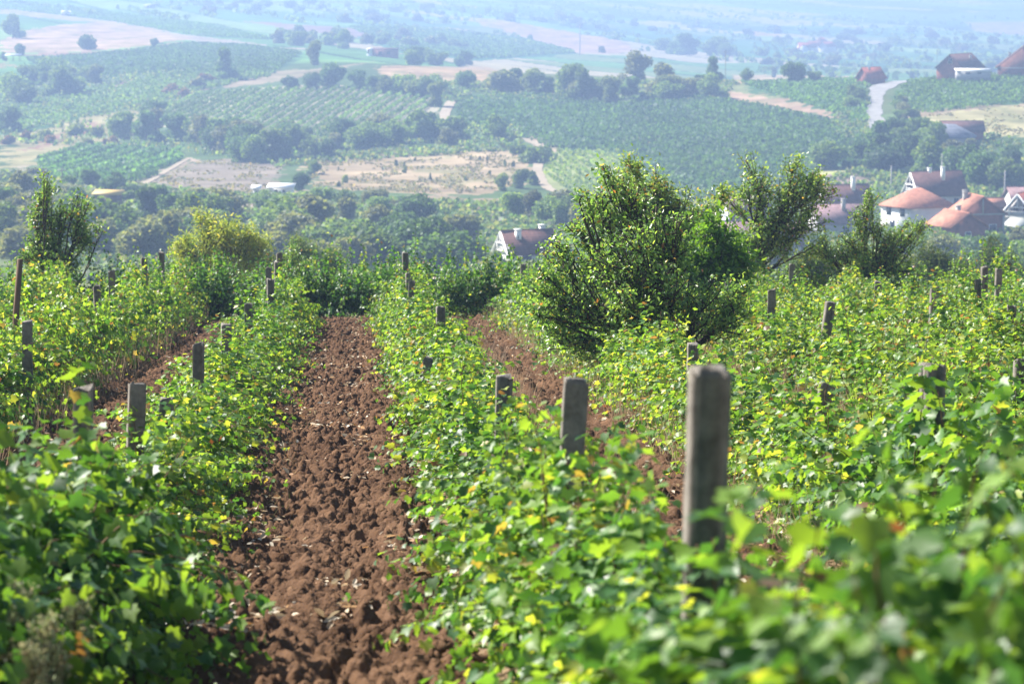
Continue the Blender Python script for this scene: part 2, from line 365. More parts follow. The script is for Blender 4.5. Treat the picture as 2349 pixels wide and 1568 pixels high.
land = mk('hillside', np.stack([XX, YY, ZZ], -1).reshape(-1, 3), [fq], M['land'], col=colr.reshape(-1, 3), smooth=True)
tag(land, kind='structure')
# near ground, around and behind the camera
gx = np.unique(np.round(np.concatenate([np.arange(-108, 108.1, 4), np.arange(-20, 30, 0.5)]), 3)); gy = np.unique(np.concatenate([np.arange(-60, 0, 4), np.arange(0, 90.1, 0.5)]))
GX, GY = np.meshgrid(gx, gy); GZ = H(GX, GY) + np.where(GY < 88, 0.07 * (fbm(GX / 1.1, GY / 1.1, 3) - .5), 0)
idx = np.arange(GX.size).reshape(GX.shape)
fq = np.stack([idx[:-1, :-1], idx[:-1, 1:], idx[1:, 1:], idx[1:, :-1]], -1).reshape(-1, 4)
tag(mk('field_ground', np.stack([GX, GY, GZ], -1).reshape(-1, 3), [fq], M['near'], smooth=True), kind='structure')

def ribbon(name, pts, width, mat, lift=0.15, **k):
    """a road or track laid over the land; pts = print pixels (with width in metres)"""
    P = []
    for i in range(len(pts) - 1):
        a = np.array(pts[i], float); b = np.array(pts[i + 1], float); n = max(2, int(np.hypot(*(b - a)) / 6))
        for j in range(n): P.append(place(*(a + (b - a) * j / n)[:2], **k))
    P.append(place(*pts[-1], **k)); P = np.array(P)[:, :2]
    # resample and smooth
    d = np.r_[0, np.cumsum(np.hypot(*np.diff(P, axis=0).T))]; n = max(6, int(d[-1] / 3)); u = np.linspace(0, d[-1], n)
    Q = np.stack([np.interp(u, d, P[:, 0]), np.interp(u, d, P[:, 1])], 1)
    for _ in range(4): Q[1:-1] = (Q[:-2] + 2 * Q[1:-1] + Q[2:]) / 4
    tn = nrm(np.gradient(Q, axis=0)); nn = np.stack([-tn[:, 1], tn[:, 0]], 1)
    m = 6; W = np.linspace(-.5, .5, m + 1) * width
    V = Q[:, None] + nn[:, None] * W[None, :, None]
    V = V + nn[:, None] * ((vnoise(u / 5, u * 0, 9) - .5) * width * .15)[:, None, None]
    Z = H(V[..., 0], V[..., 1]) + lift
    idx = np.arange(n * (m + 1)).reshape(n, m + 1)
    f = np.stack([idx[:-1, :-1], idx[:-1, 1:], idx[1:, 1:], idx[1:, :-1]], -1).reshape(-1, 4)
    return tag(mk(name, np.concatenate([V, Z[..., None]], -1).reshape(-1, 3), [f], mat, smooth=True), kind='structure')
ribbon('road', [(2062,312),(2010,296),(1998,270),(1999,245),(2004,222),(2014,206)], 6.5, M['asphalt'])
ribbon('road', [(2012,208),(2030,196),(2078,186)], 9, M['asphalt'], 0.2)
ribbon('dirt_track', [(1205,318),(1245,338),(1236,365),(1232,392),(1245,420),(1262,436),(1310,452)], 2.6, M['track'])
ribbon('dirt_track', [(1038,232),(1024,250),(1018,280)], 3.4, M['track'])
ribbon('dirt_track', [(318,430),(380,394),(432,364)], 1.6, M['track'])
ribbon('dirt_track', [(0,25),(80,30),(160,40),(240,52),(330,68),(450,88)], 5.0, M['track'])

# ------------------------------------------------------------------ leaves and tubes
GL = np.array([(0,0.0),(-.27,-.13),(-.50,.08),(-.40,.30),(-.54,.56),(-.25,.62),(0,1.0),(.25,.62),(.54,.56),(.40,.30),(.50,.08),(.27,-.13)])
def tmpl_grape():
    v = np.zeros((13, 3)); v[0] = (0, .3, 0); v[1:, :2] = GL
    v[1:, 2] = 0.30 * np.abs(v[1:, 0]) - .22 * np.maximum(v[1:, 1] - .4, 0) ** 1.3
    f = np.array([(0, i + 1, (i + 1) % 12 + 1) for i in range(12)])
    return v, f
def tmpl_oval(wd=.5):
    v = np.array([(0,0,0),(-wd*.45,.35,.08),(-wd*.35,.72,.05),(0,1,-.06),(wd*.35,.72,.05),(wd*.45,.35,.08)], float)
    return v, np.array([(0,1,2,3),(0,3,4,5)])
def tmpl_clump():
    v = np.array([(-.5,-.2,.1),(-.1,-.5,-.1),(.45,-.3,.1),(.5,.25,-.05),(.05,.5,.12),(-.4,.3,-.08)], float)
    return v, np.array([(0,1,2,3),(0,3,4,5)])
TG, TO, TC = tmpl_grape(), tmpl_oval(), tmpl_clump()
TN = tmpl_oval(.25)
def leaves(T, P, Yd, N, S, colv, rg=None):
    """instances of a leaf: position, pointing direction, normal, size, colour"""
    tv, tf = T; Yd = nrm(Yd); N = nrm(N - (N * Yd).sum(-1, keepdims=True) * Yd); Xd = np.cross(Yd, N)
    S = np.asarray(S)[:, None, None]
    V = P[:, None] + S * (tv[None, :, 0:1] * Xd[:, None] + tv[None, :, 1:2] * Yd[:, None] + tv[None, :, 2:3] * N[:, None])
    k = len(tv); Fc = (tf[None] + (np.arange(len(P)) * k)[:, None, None]).reshape(-1, tf.shape[1])
    return V.reshape(-1, 3), Fc, np.repeat(colv, k, axis=0)
class Geo:
    def __init__(s): s.v = []; s.f = {}; s.c = []; s.n = 0
    def add(s, v, f, c=None):
        v = np.asarray(v, float); s.v.append(v)
        for ff in (f if isinstance(f, list) else [f]):
            ff = np.asarray(ff)
            s.f.setdefault(ff.shape[1], []).append(ff + s.n)
        s.c.append(np.broadcast_to(np.asarray(c if c is not None else (1, 1, 1), float), (len(v), 3))); s.n += len(v)
    def tube(s, P, r, k=5, c=None):
        P = np.asarray(P, float); n = len(P); r = np.broadcast_to(r, (n,))
        T = nrm(np.gradient(P, axis=0)); up = np.where(np.abs(T[:, 2:3]) > .9, np.array([[1., 0, 0]]), np.array([[0, 0, 1.]]))
        A = nrm(np.cross(T, up)); B = np.cross(T, A)
        a = np.arange(k) / k * 2 * math.pi
        V = P[:, None] + r[:, None, None] * (A[:, None] * np.cos(a)[None, :, None] + B[:, None] * np.sin(a)[None, :, None])
        i = np.arange(n * k).reshape(n, k); j = np.roll(i, -1, 1)
        f = np.stack([i[:-1], j[:-1], j[1:], i[1:]], -1).reshape(-1, 4)
        s.add(V.reshape(-1, 3), [f, i[-1][None]], c)
    def box(s, lo, hi, c=None):
        x0, y0, z0 = lo; x1, y1, z1 = hi
        v = [(x0,y0,z0),(x1,y0,z0),(x1,y1,z0),(x0,y1,z0),(x0,y0,z1),(x1,y0,z1),(x1,y1,z1),(x0,y1,z1)]
        s.add(v, np.array([(0,3,2,1),(4,5,6,7),(0,1,5,4),(1,2,6,5),(2,3,7,6),(3,0,4,7)]), c)
    def build(s, name, mat, parent=None, smooth=False, col=True):
        return mk(name, np.concatenate(s.v), [np.concatenate(x) for x in s.f.values()], mat, parent, np.concatenate(s.c) if col else None, smooth)

def palette(rg, n, cols, wts, var=.25):
    cols = np.array(cols); i = rg.choice(len(cols), n, p=np.array(wts) / sum(wts))
    return cols[i] * (1 + rg.uniform(-var, var, (n, 1)))

# ------------------------------------------------------------------ grapevines
VG = [(0.04,0.115,0.03),(0.08,0.18,0.035),(0.155,0.265,0.045),(0.30,0.36,0.07),(0.30,0.24,0.08),(0.19,0.11,0.06),(0.13,0.05,0.04)]
MIXES = {'green': (4, 5, 3, .35, .05, .05, .02), 'mid': (2, 4, 5, 1.1, .2, .2, .06), 'yellow': (1, 3, 5.5, 2, .5, .5, .1), 'dark': (8, 3, .6, .1, .03, .05, 0), 'lush': (3.5, 5, 3.6, .12, .06, .05, .01), 'bright': (3.2, 5, 3.6, .3, .08, .05, .01)}
def make_vine(seed, mix, length=1.35, shoots=72, droop=1.0, hgt=1.0, lsc=1.0):
    rg = np.random.default_rng(seed)
    root = empty('grapevine', (0, 0, 0)); low = mix == 'dark'
    tk = Geo()
    zz = np.linspace(0, .42 * hgt, 6); P = np.stack([.05 * np.sin(zz * 9 + seed), .05 * np.cos(zz * 7 + seed), zz - .05], 1)
    tk.tube(P, np.linspace(.035, .024, 6), 7); head = P[-1]
    for sg in (-1, 1):
        u = np.linspace(0, 1, 5)[:, None]
        tk.tube(head + u * np.array([sg * length * .42, 0, .06]) + .02 * rg.normal(size=(5, 3)) * u, np.linspace(.022, .012, 5), 6)
    tk.build('trunk', M['bark'], root, True, False)
    cg = Geo(); LP, LD, LN, LS = [], [], [], []
    for i in range(shoots):
        x0 = rg.uniform(-.5, .5) * length
        p0 = np.array([x0, rg.normal() * .06, .40 * hgt + (rg.uniform(-.45, .1) if low else rg.uniform(-.32, .12))])
        az = rg.uniform(0, 2 * math.pi); el = math.radians(rg.uniform(5, 80)); L = rg.uniform(.4, .85)
        if rg.random() < .10: el = math.radians(rg.uniform(70, 88)); L = rg.uniform(.75, 1.05)
        d = np.array([math.cos(az) * math.cos(el) * .8, math.sin(az) * math.cos(el), math.sin(el)])
        n = int(L / .047); u = np.linspace(0, 1, n)[:, None] * L
        g = rg.uniform(.35, .8) * droop
        P = p0 + d * u * np.array([1, 1, hgt]) - np.array([0, 0, 1]) * g * u ** 2 * (1.15 if el < 1.2 else .45) + np.cumsum(rg.normal(size=(n, 3)) * .006, 0)
        P[:, 2] = np.maximum(P[:, 2], .04 + .02 * rg.random(n))
        if i % 2 == 0: cg.tube(P, np.linspace(.005, .002, n), 3, (1, 1, 1))
        T = np.gradient(P, axis=0)
        for rep in (0, 1):
            side = nrm(np.cross(T, [0, 0, 1.]) + 1e-4) * (np.where(np.arange(n) % 2 == rep, 1, -1))[:, None]
            ld = nrm(side + .4 * nrm(T) + rg.normal(size=(n, 3)) * .45 - np.array([0, 0, .75]))
            out = P - np.array([[0, 0, .35]]); out = out * np.array([.35, 1, 1])
            ln = nrm(nrm(out) * .75 + np.array([0, 0, .22]) + rg.normal(size=(n, 3)) * .6)
            m = (rg.random(n) < .92 if rep == 0 else rg.random(n) < .45) & (np.arange(n) > 1)
            q = P + ld * .03
            LP.append(q[m]); LD.append(ld[m]); LN.append(ln[m]); sz = rg.uniform(.045, .10, n) * np.linspace(1.05, .6, n)
            LS.append(sz[m] * lsc)
    LP, LD, LN, LS = map(np.concatenate, (LP, LD, LN, LS))
    cv = palette(rg, len(LP), VG, MIXES[mix], .22)
    v, f, c = leaves(TG, LP, LD, LN, LS, cv)
    mk('foliage', v, [f], M['vine'], root, c)
    cg.build('canes', M['cane'], root, False, False)
    return root
PROT = {}
sd_ = 100
for mix, k in (('green', 4), ('mid', 5), ('yellow', 4), ('dark', 3), ('lush', 4), ('bright', 3)):
    PROT[mix] = []
    for i in range(k):
        sd_ += 1
        PROT[mix].append(make_vine(sd_, mix, hgt=1.3 if mix == 'dark' else 1.0, shoots={'dark': 105, 'lush': 120, 'bright': 130}.get(mix, 98), lsc=1.25 if mix in ('lush', 'bright') else 1.0, droop=1.5 if mix == 'dark' else 1.0))
used = set()
def put_vine(s, l, mix, label, group, sc=1.0, zs=1.0, rz=None):
    rg = random
    src = rg.choice(PROT[mix])
    if src.name in used: o = copy_tree(src)
    else: used.add(src.name); o = src
    p = fld(s, l); a = math.atan2(e_s[1], e_s[0]) + (0 if rg.random() < .5 else math.pi) + rg.uniform(-.15, .15) if rz is None else rz
    o.location = p; o.rotation_euler = (0, 0, a); k = sc * rg.uniform(.9, 1.1)
    o.scale = (k, k * rg.uniform(1.05, 1.25), k * zs * 1.12 * rg.uniform(.86, 1.14))
    tag(o, label, 'grapevine', group); return o
ROWS = [  # lateral, name phrase, first s, last s, mix weights (green, mid, yellow)
 (-8.78, 'far left vine row at the picture edge', 54, 63, (1,2,2)),
 (-6.33, 'third vine row left of the central ploughed strip', 44, 63, (1,2,2)),
 (-3.88, 'second vine row left of the central ploughed strip', 26, 62, (1,3,2)),
 (-1.43, 'vine row bordering the central ploughed strip on its left', 9.5, 57, (2,3,1)),
 (1.02, 'vine row bordering the central ploughed strip on its right', 2.75, 60, (2,3,1)),
 (3.47, 'second vine row right of the central ploughed strip', 12, 60, (1,3,2)),
 (5.92, 'third vine row right of the central ploughed strip', 22, 61, (1,3,3)),
 (8.37, 'fourth vine row right of the central ploughed strip', 32, 62, (0,3,3)),
 (10.82, 'fifth vine row right of the central ploughed strip', 42, 62, (1,3,3)),
 (13.27, 'sixth vine row right of the ploughed strip, by the right edge', 52, 63, (1,3,3)),
]
def zheight(s, l):
    return float(np.interp(s, [3, 4, 7, 8, 10, 13, 17, 20, 24, 44, 52], [.92, .86, .78, .78, .86, .90, .80, .72, .74, .82, .98])) if l == 1.02 else float(np.interp(s, [12, 16, 18, 20, 24, 44, 52], [.96, .90, .82, .78, .78, .76, .92])) if l == 3.47 else (float(np.interp(s, [9, 13, 15, 17, 22, 44, 52], [.86, .86, .84, .76, .72, .78, .98])) if l == -1.43 else 1.05 if l < 0 else .80)
for l, phrase, s0, s1, wt in ROWS:
    s = s0
    while s < s1:
        mix = random.choices(('green', 'mid', 'yellow'), wt)[0]
        if (l == 1.02 and s < 11) or (l == -1.43 and s < 17) or (l == 3.47 and s < 18.5): mix = 'bright' if l == 1.02 else 'lush'
        put_vine(s, l + random.uniform(-.09, .09), mix, 'leafy grapevine in the ' + phrase, 'grapevines in the ' + phrase, sc=random.uniform(.92, 1.02) if l < 3 else random.uniform(1.0, 1.1), zs=zheight(s, l))
        if l == 1.02 and s < 8: put_vine(s + .2, l + .5, 'bright', 'leafy grapevine in the ' + phrase, 'grapevines in the ' + phrase, 1.0, .85)
        s += 1.08 if s > 18 else .95 if s > 8 else 0.6
for i in range(24):                          # taller, darker vines across the end of the strips
    l = -5.2 + i * .45
    put_vine(62.5 + random.uniform(-.8, .5), l, random.choice(('dark', 'dark', 'green')), 'tall dark green grapevine across the far end of the ploughed strips', 'tall dark grapevines closing the far end of the strips', 1.0, 1.0, random.uniform(-.3, .3))
for i in range(22):
    l = -9.5 + i * 1.15
    put_vine(65.5 + random.uniform(-.8, .8), l, random.choice(('green', 'mid')), 'bright grapevine along the brow of the field, against the woods', 'bright grapevines along the brow of the field', 1.1, 1.0, random.uniform(-.3, .3))

# ------------------------------------------------------------------ concrete posts
def make_post(seed, h):
    rg = np.random.default_rng(seed); w_, d_, g, gd = .055, .048, .037, .034
    sec = np.array([(-w_, -d_), (-g, -d_), (-g * .75, -d_ + gd), (g * .75, -d_ + gd), (g, -d_), (w_, -d_), (w_ * .93, d_), (-w_ * .93, d_)])
    if seed % 3 == 0: sec = np.array([(-w_, -d_), (-g, -d_), (-g * .75, -d_ + .006), (g * .75, -d_ + .006), (g, -d_), (w_, -d_), (w_ * .93, d_), (-w_ * .93, d_)])
    zs = np.r_[np.linspace(-.3, h - .04, 22), h - .015, h]
    V = []
    for i, z in enumerate(zs):
        sc = 1 if i < len(zs) - 1 else .97
        V.append(np.c_[sec * sc + rg.normal(size=(8, 2)) * .0013, np.full(8, z)])
    V = np.array(V); V[-1, :, 2] += rg.normal(size=8) * .012; V[-2, :, 2] += rg.normal(size=8) * .006
    n = len(zs); i = np.arange(n * 8).reshape(n, 8); j = np.roll(i, -1, 1)
    f = np.stack([i[:-1], j[:-1], j[1:], i[1:]], -1).reshape(-1, 4)
    top = i[-1]; caps = [np.array([(top[0], top[1], top[2], top[7]), (top[2], top[3], top[6], top[7]), (top[3], top[4], top[5], top[6])])]
    return mk('concrete_post', V.reshape(-1, 3), [f] + caps, M['concrete'])
ORD = ['first', 'second', 'third', 'fourth', 'fifth', 'sixth', 'seventh', 'eighth', 'ninth', 'tenth', 'eleventh']
# per row: (print x, print y of the top, forward distance, lean to the right in degrees)
POSTS = {
 'row just right of central strip': (1.02, [(1630,852,8.15,1.5),(1322,873,13.1,3),(1157,862,19.3,1.5),(1066,925,26.4,-6),(983,820,31,10),(1011,703,37.5,0),(945,645,47,2),(938,627,51,0),(930,580,56,0)]),
 'row just left of central strip': (-1.43, [(192,888,16.3,1),(315,877,19.0,3),(383,912,21.6,4),(455,790,26.4,1),(519,745,32,1),(570,697,38.5,1),(620,640,47,0),(616,615,50,0),(636,600,54,0),(641,580,59,0)]),
 'second row left of central strip': (-3.88, [(63,737,30,1),(152,703,38,0),(222,655,42.5,-2),(256,622,45.4,0),(330,592,53,0),(371,578,58,0),(430,590,63,0)]),
 'second row right of central strip': (3.47, [(2143,838,17,0),(2128,833,18.6,-3),(1896,880,20.8,4),(1590,790,29,1),(1240,615,56,0),(1200,605,60,0)]),
 'third row right of central strip': (5.92, [(2345,826,25,2),(1907,692,35.5,8),(1770,663,40.2,0),(1671,647,45,0)]),
 'fourth row right of central strip': (8.37, [(2320,700,36,-3),(2146,658,41,2),(2014,646,45.6,0),(1928,638,49,-3),(1817,605,55,1)]),
 'fifth row right of central strip': (10.82, [(2242,640,49.5,-1),(2258,612,52,0),(2290,616,54,0)]),
}
sdp = 1
for phr, (lat, lst) in POSTS.items():
    k = -1
    for (px, py, Y, lean) in sorted(lst, key=lambda t: t[2]):
        k += 1; sdp += 1
        top = at(px, py, Y); gz = float(H(top[0], top[1])); h = top[2] - gz
        o = make_post(sdp, max(h, .5))
        o.rotation_euler = (random.uniform(-.02, .02), math.radians(lean), math.atan2(e_l[1], e_l[0]) + random.uniform(-.1, .35))
        o.location = (top[0] - math.sin(math.radians(lean)) * h, top[1], gz)
        extra = {3: 'slightly leaning', -6: 'leaning left', 10: 'leaning right'}.get(lean, 'weathered')
        if lean == 8: extra = 'strongly tilted'
        big = 'largest blurred ' if Y < 9 else ''
        tag(o, f'{big}{extra} grey post, {ORD[k]} from front in {phr}', 'vineyard post', 'concrete posts of the vineyard rows')
# one slender wooden stake on the far left
g = Geo(); g.tube([(0, 0, -.2), (.01, 0, .5), (.0, 0, 1.0), (.03, 0, 1.62)], [.045, .042, .04, .036], 7)
top = at(36, 598, 34); gz = float(H(top[0], top[1]))
o = g.build('wooden_post', M['wood'], None, False, False); h = top[2] - gz; o.scale = (1, 1, h / 1.6); o.location = (top[0] - .07, top[1], gz); o.rotation_euler = (0, math.radians(3), 0)
tag(o, 'tall brown wooden post leaning at the far left edge among yellowing vines', 'post')

# ------------------------------------------------------------------ ploughed strips
def strip(lat, s0, s1, half, ds, dl, nblob, seed):
    rg = np.random.default_rng(seed)
    s = np.arange(s0, s1, ds); l = np.arange(-half, half + dl, dl)
    S, L = np.meshgrid(s, l, indexing='ij'); hgt = np.zeros_like(S)
    hgt += .10 * (fbm(S / .5, L / .45, seed) - .5) + .06 * (fbm(S / .10, L / .10, seed + 5) - .5) + .03 * np.cos(L * 2 * math.pi / .55 + 2 * fbm(S / 2, L * 0, seed)) 
    nz_ = fbm(S / .05, L / .05, seed + 77, 3)
    for k in range(nblob):
        r = .010 + .062 * rg.random() ** 5; cs = rg.uniform(s0, s1); cl = rg.uniform(-half, half)
        i0 = max(0, int((cs - r - s0) / ds)); i1 = min(len(s), int((cs + r - s0) / ds) + 2)
        j0 = max(0, int((cl - r + half) / dl)); j1 = min(len(l), int((cl + r + half) / dl) + 2)
        if i1 <= i0 or j1 <= j0: continue
        a = rg.uniform(0, 3.1); e = rg.uniform(.65, 1)
        ss = S[i0:i1, j0:j1] - cs; ll = L[i0:i1, j0:j1] - cl
        u = ss * math.cos(a) + ll * math.sin(a); v = (-ss * math.sin(a) + ll * math.cos(a)) / e
        q = (np.abs(u) ** 2.4 + np.abs(v) ** 2.4) / r ** 2.4
        hh = np.clip(1 - q, 0, 1) ** .6 * r * rg.uniform(.6, 1.1) * (.75 + .5 * nz_[i0:i1, j0:j1])
        b0 = hgt[i0:i1, j0:j1]; c0 = np.mean(b0)
        hgt[i0:i1, j0:j1] = np.maximum(b0, np.where(hh > 0, c0 * .5 + hh, -9))
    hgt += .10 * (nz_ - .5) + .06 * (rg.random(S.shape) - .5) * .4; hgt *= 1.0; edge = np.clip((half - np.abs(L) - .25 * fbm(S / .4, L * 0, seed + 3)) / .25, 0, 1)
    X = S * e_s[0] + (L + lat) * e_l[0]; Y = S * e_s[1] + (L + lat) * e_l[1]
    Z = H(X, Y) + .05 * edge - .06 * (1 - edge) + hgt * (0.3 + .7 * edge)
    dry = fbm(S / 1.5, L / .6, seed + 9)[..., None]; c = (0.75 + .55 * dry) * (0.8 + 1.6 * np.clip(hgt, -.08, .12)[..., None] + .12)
    idx = np.arange(S.size).reshape(S.shape)
    f = np.stack([idx[:-1, :-1], idx[:-1, 1:], idx[1:, 1:], idx[1:, :-1]], -1).reshape(-1, 4)
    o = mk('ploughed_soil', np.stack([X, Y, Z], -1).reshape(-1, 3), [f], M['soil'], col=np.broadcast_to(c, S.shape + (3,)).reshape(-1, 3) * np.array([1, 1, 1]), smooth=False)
    return tag(o, kind='structure')
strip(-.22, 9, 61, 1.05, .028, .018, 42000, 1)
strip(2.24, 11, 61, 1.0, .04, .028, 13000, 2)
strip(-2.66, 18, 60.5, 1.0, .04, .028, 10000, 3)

def ico():
    import bmesh
    bm = bmesh.new(); bmesh.ops.create_icosphere(bm, subdivisions=2, radius=1)
    v = np.array([x.co[:] for x in bm.verts]); f = np.array([[q.index for q in x.verts] for x in bm.faces]); bm.free(); return v, f
IV, IF = ico()
g = Geo(); rg = np.random.default_rng(77)
for k in range(1500):
    lat = rg.choice([-.22, -.22, -.22, 2.24, -2.66]); s = 13 + 48 * rg.random() ** 1.6 if lat == -.22 else rg.uniform(22, 60)
    p = fld(s, lat + rg.normal() * .5); r = .012 + .05 * rg.random() ** 4
    v = IV * r * (1 + .8 * (rg.random((len(IV), 1)) - .5)) * rg.uniform(.6, 1.3, 3) * [1, 1, .7]
    a = rg.uniform(0, 6.28); ca, sa = math.cos(a), math.sin(a)
    v = v @ np.array([[ca, sa, 0], [-sa, ca, 0], [0, 0, 1]]); g.add(v + p + np.array([0, 0, .05 + rg.uniform(-.02, .03)]), IF)
tag(g.build('soil_clods', M['clod'], None, False, False), 'loose reddish brown soil clods strewn over the ploughed strips', 'soil clods', kind='stuff')

# litter: dried leaves and straw on the soil; dry grass and weeds at the foot of the rows
rg = np.random.default_rng(5)
def scatter(n, lat, spread, s0, s1, pw=1.4):
    s = s0 + (s1 - s0) * rg.random(n) ** pw; l = lat + rg.uniform(-1, 1, n) * spread
    xy = s[:, None] * e_s + l[:, None] * e_l; return np.c_[xy, H(xy[:, 0], xy[:, 1])], s, l
g = Geo()
for lat, n in ((-.22, 2200), (2.24, 900), (-2.66, 500)):
    P, s, l = scatter(n * 4, lat, 1.1, 14, 60); keep = (fbm(s / .7, l / .35, 88, 3) > .56); P = P[keep]; m = len(P); P[:, 2] += .10
    v, f, c = leaves(TO, P, rg.normal(size=(m, 3)) * [1, 1, .25], rg.normal(size=(m, 3)) * .5 + [0, 0, 1], rg.uniform(.03, .085, m), palette(rg, m, [(.5,.40,.28),(.62,.54,.42),(.36,.22,.13),(.5,.3,.14)], (3,3,2,1)))
    g.add(v, f, c)
tag(g.build('leaf_litter', M['litter']), 'pale dried leaves littering the ploughed soil', 'leaf litter', kind='stuff')
def grass(name, label, spec, cols, wts, hr, wd=.006, leanf=.35):
    g = Geo()
    for lat, spread, s0, s1, n in spec:
        P, s, l = scatter(n, lat, spread, s0, s1, 1.0); k = fbm(s / .9, l / .5, 55, 3) > .47; P = P[k]; m = len(P)
        P[:, 2] -= .03
        hgt = rg.uniform(*hr, m); d = np.c_[rg.normal(size=(m, 2)) * leanf, np.ones(m)]
        v, f, c = leaves((np.array([(-wd, 0, 0), (wd, 0, 0), (wd * .7, .55, .02), (0, 1, .12), (-wd * .7, .55, .02)]) * [[1, 1, 1]], np.array([(0, 1, 2), (0, 2, 4), (4, 2, 3)])), P, d, rg.normal(size=(m, 3)) + [0, -.5, 0], hgt, palette(rg, m, cols, wts))
        g.add(v, f, c)
    return tag(g.build(name, M['dry']), label, 'grass', kind='stuff')
grass('dry_grass', 'dry straw coloured grass at the foot of the vine rows', [(-.95,.4,14,61,5000),(.55,.4,14,61,5000),(1.5,.3,14,61,3000),(3.0,.4,18,61,6000),(-1.95,.3,16,60,3500),(-3.3,.4,22,60,6000),(4.7,.9,18,62,11000),(7.15,.9,28,62,9000),(9.6,.9,38,62,6000),(0,9,60.5,64,7000),(-5.1,.9,35,62,5000)],
      [(.30,.24,.16),(.36,.30,.21),(.24,.18,.12),(.16,.18,.08)], (3,2,1.5,1.3), (.07,.26), .007)
grass('dead_weeds', 'tall dead brownish weeds standing between the right-hand rows', [(1.75,.25,18,50,2500),(3.0,.3,16,60,3500),(4.7,.8,18,62,9000),(7.15,.8,28,62,6000),(9.6,.8,38,62,4000),(-3.35,.25,20,60,2200),(-5.1,.8,35,62,3500)], [(.38,.29,.21),(.30,.21,.15),(.44,.36,.27)], (2,2,1), (.3,.7), .006, .25)
grass('straw', 'broken straw lying on the ploughed soil', [(-.22,1,14,60,1500),(2.24,1,22,60,900),(-2.66,1,25,60,600)], [(.55,.42,.26),(.4,.27,.17)], (1,1), (.05,.2), .012, 6.0)
grass('green_grass', 'fresh green grass tufts between the vines', [(-.85,.35,14,60,1500),(3.1,.3,20,60,1500),(4.7,.8,20,62,3000),(7.1,.8,28,62,3000),(0,10,60,67,9000)], [(.09,.16,.04),(.14,.2,.06)], (1,1), (.08,.26), .008)

# feathery fleabane weeds
def weed(seed, h):
    rg = np.random.default_rng(seed); root = empty('fleabane_weed', (0, 0, 0)); st = Geo(); fl = Geo()
    P = np.stack([np.linspace(0, .05, 6), np.zeros(6), np.linspace(0, h, 6)], 1); st.tube(P, np.linspace(.008, .003, 6), 4)
    n = 70; lz = rg.uniform(.05, .65, n) * h; a = rg.uniform(0, 6.28, n); d = np.c_[np.cos(a), np.sin(a), rg.uniform(.2, .9, n)]
    v, f, c = leaves(TN, np.c_[np.zeros((n, 2)), lz], d, rg.normal(size=(n, 3)), rg.uniform(.06, .12, n), palette(rg, n, [(.12,.17,.07),(.2,.24,.12)], (1, 1))); mk('stem_leaves', v, [f], M['dry'], root, c)
    LP = []
    for k in range(34):
        z0 = h * rg.uniform(.5, 1); L = (1.12 - z0 / h) * .32 * h + .04; az = rg.uniform(0, 6.28)
        u = np.linspace(0, 1, 5)[:, None]; e = np.array([[.05 * z0 / h, 0, z0]]) + u * L * np.array([math.cos(az) * .5, math.sin(az) * .5, 1]) ; st.tube(e, .002, 3)
        t = rg.uniform(.25, 1, 26)[:, None]; LP.append(e[0] + t * (e[-1] - e[0]) + rg.normal(size=(26, 3)) * .015)
    LP = np.concatenate(LP); m = len(LP)
    v, f, c = leaves(TO, LP, rg.normal(size=(m, 3)) + [0, 0, .8], rg.normal(size=(m, 3)), rg.uniform(.012, .022, m), palette(rg, m, [(.42,.44,.25),(.33,.38,.2),(.5,.46,.32)], (2, 2, 1)))
    mk('seed_head', v, [f], M['dry'], root, c); st.build('stem', M['cane'], root, False, False)
    return root
for i, (px, py, Y, lb) in enumerate([(15,1255,9.6,'pale feathery fleabane at the bottom left corner, nearest the picture edge'),(150,1300,9.9,'spreading pale fleabane in front of the vines at bottom left'),(110,1350,9.3,'shorter pale fleabane below the spreading one at bottom left'),(205,1075,12.5,'fleabane spire standing before the yellow vine leaves on the left'),(65,1088,13.5,'brownish fleabane head left of the near left vines'),(2135,1175,14.5,'tan fleabane head standing alone against the vines at right'),(40,1420,8.9,'low fleabane at the very bottom left')]):
    t = at(px, py, Y); gz = float(H(t[0], t[1])); h = max(.5, t[2] - gz); o = weed(600 + i, h / 1.28); o.location = (t[0], t[1], gz); o.rotation_euler = (0, 0, i); tag(o, lb, 'weed', 'feathery fleabane weeds')

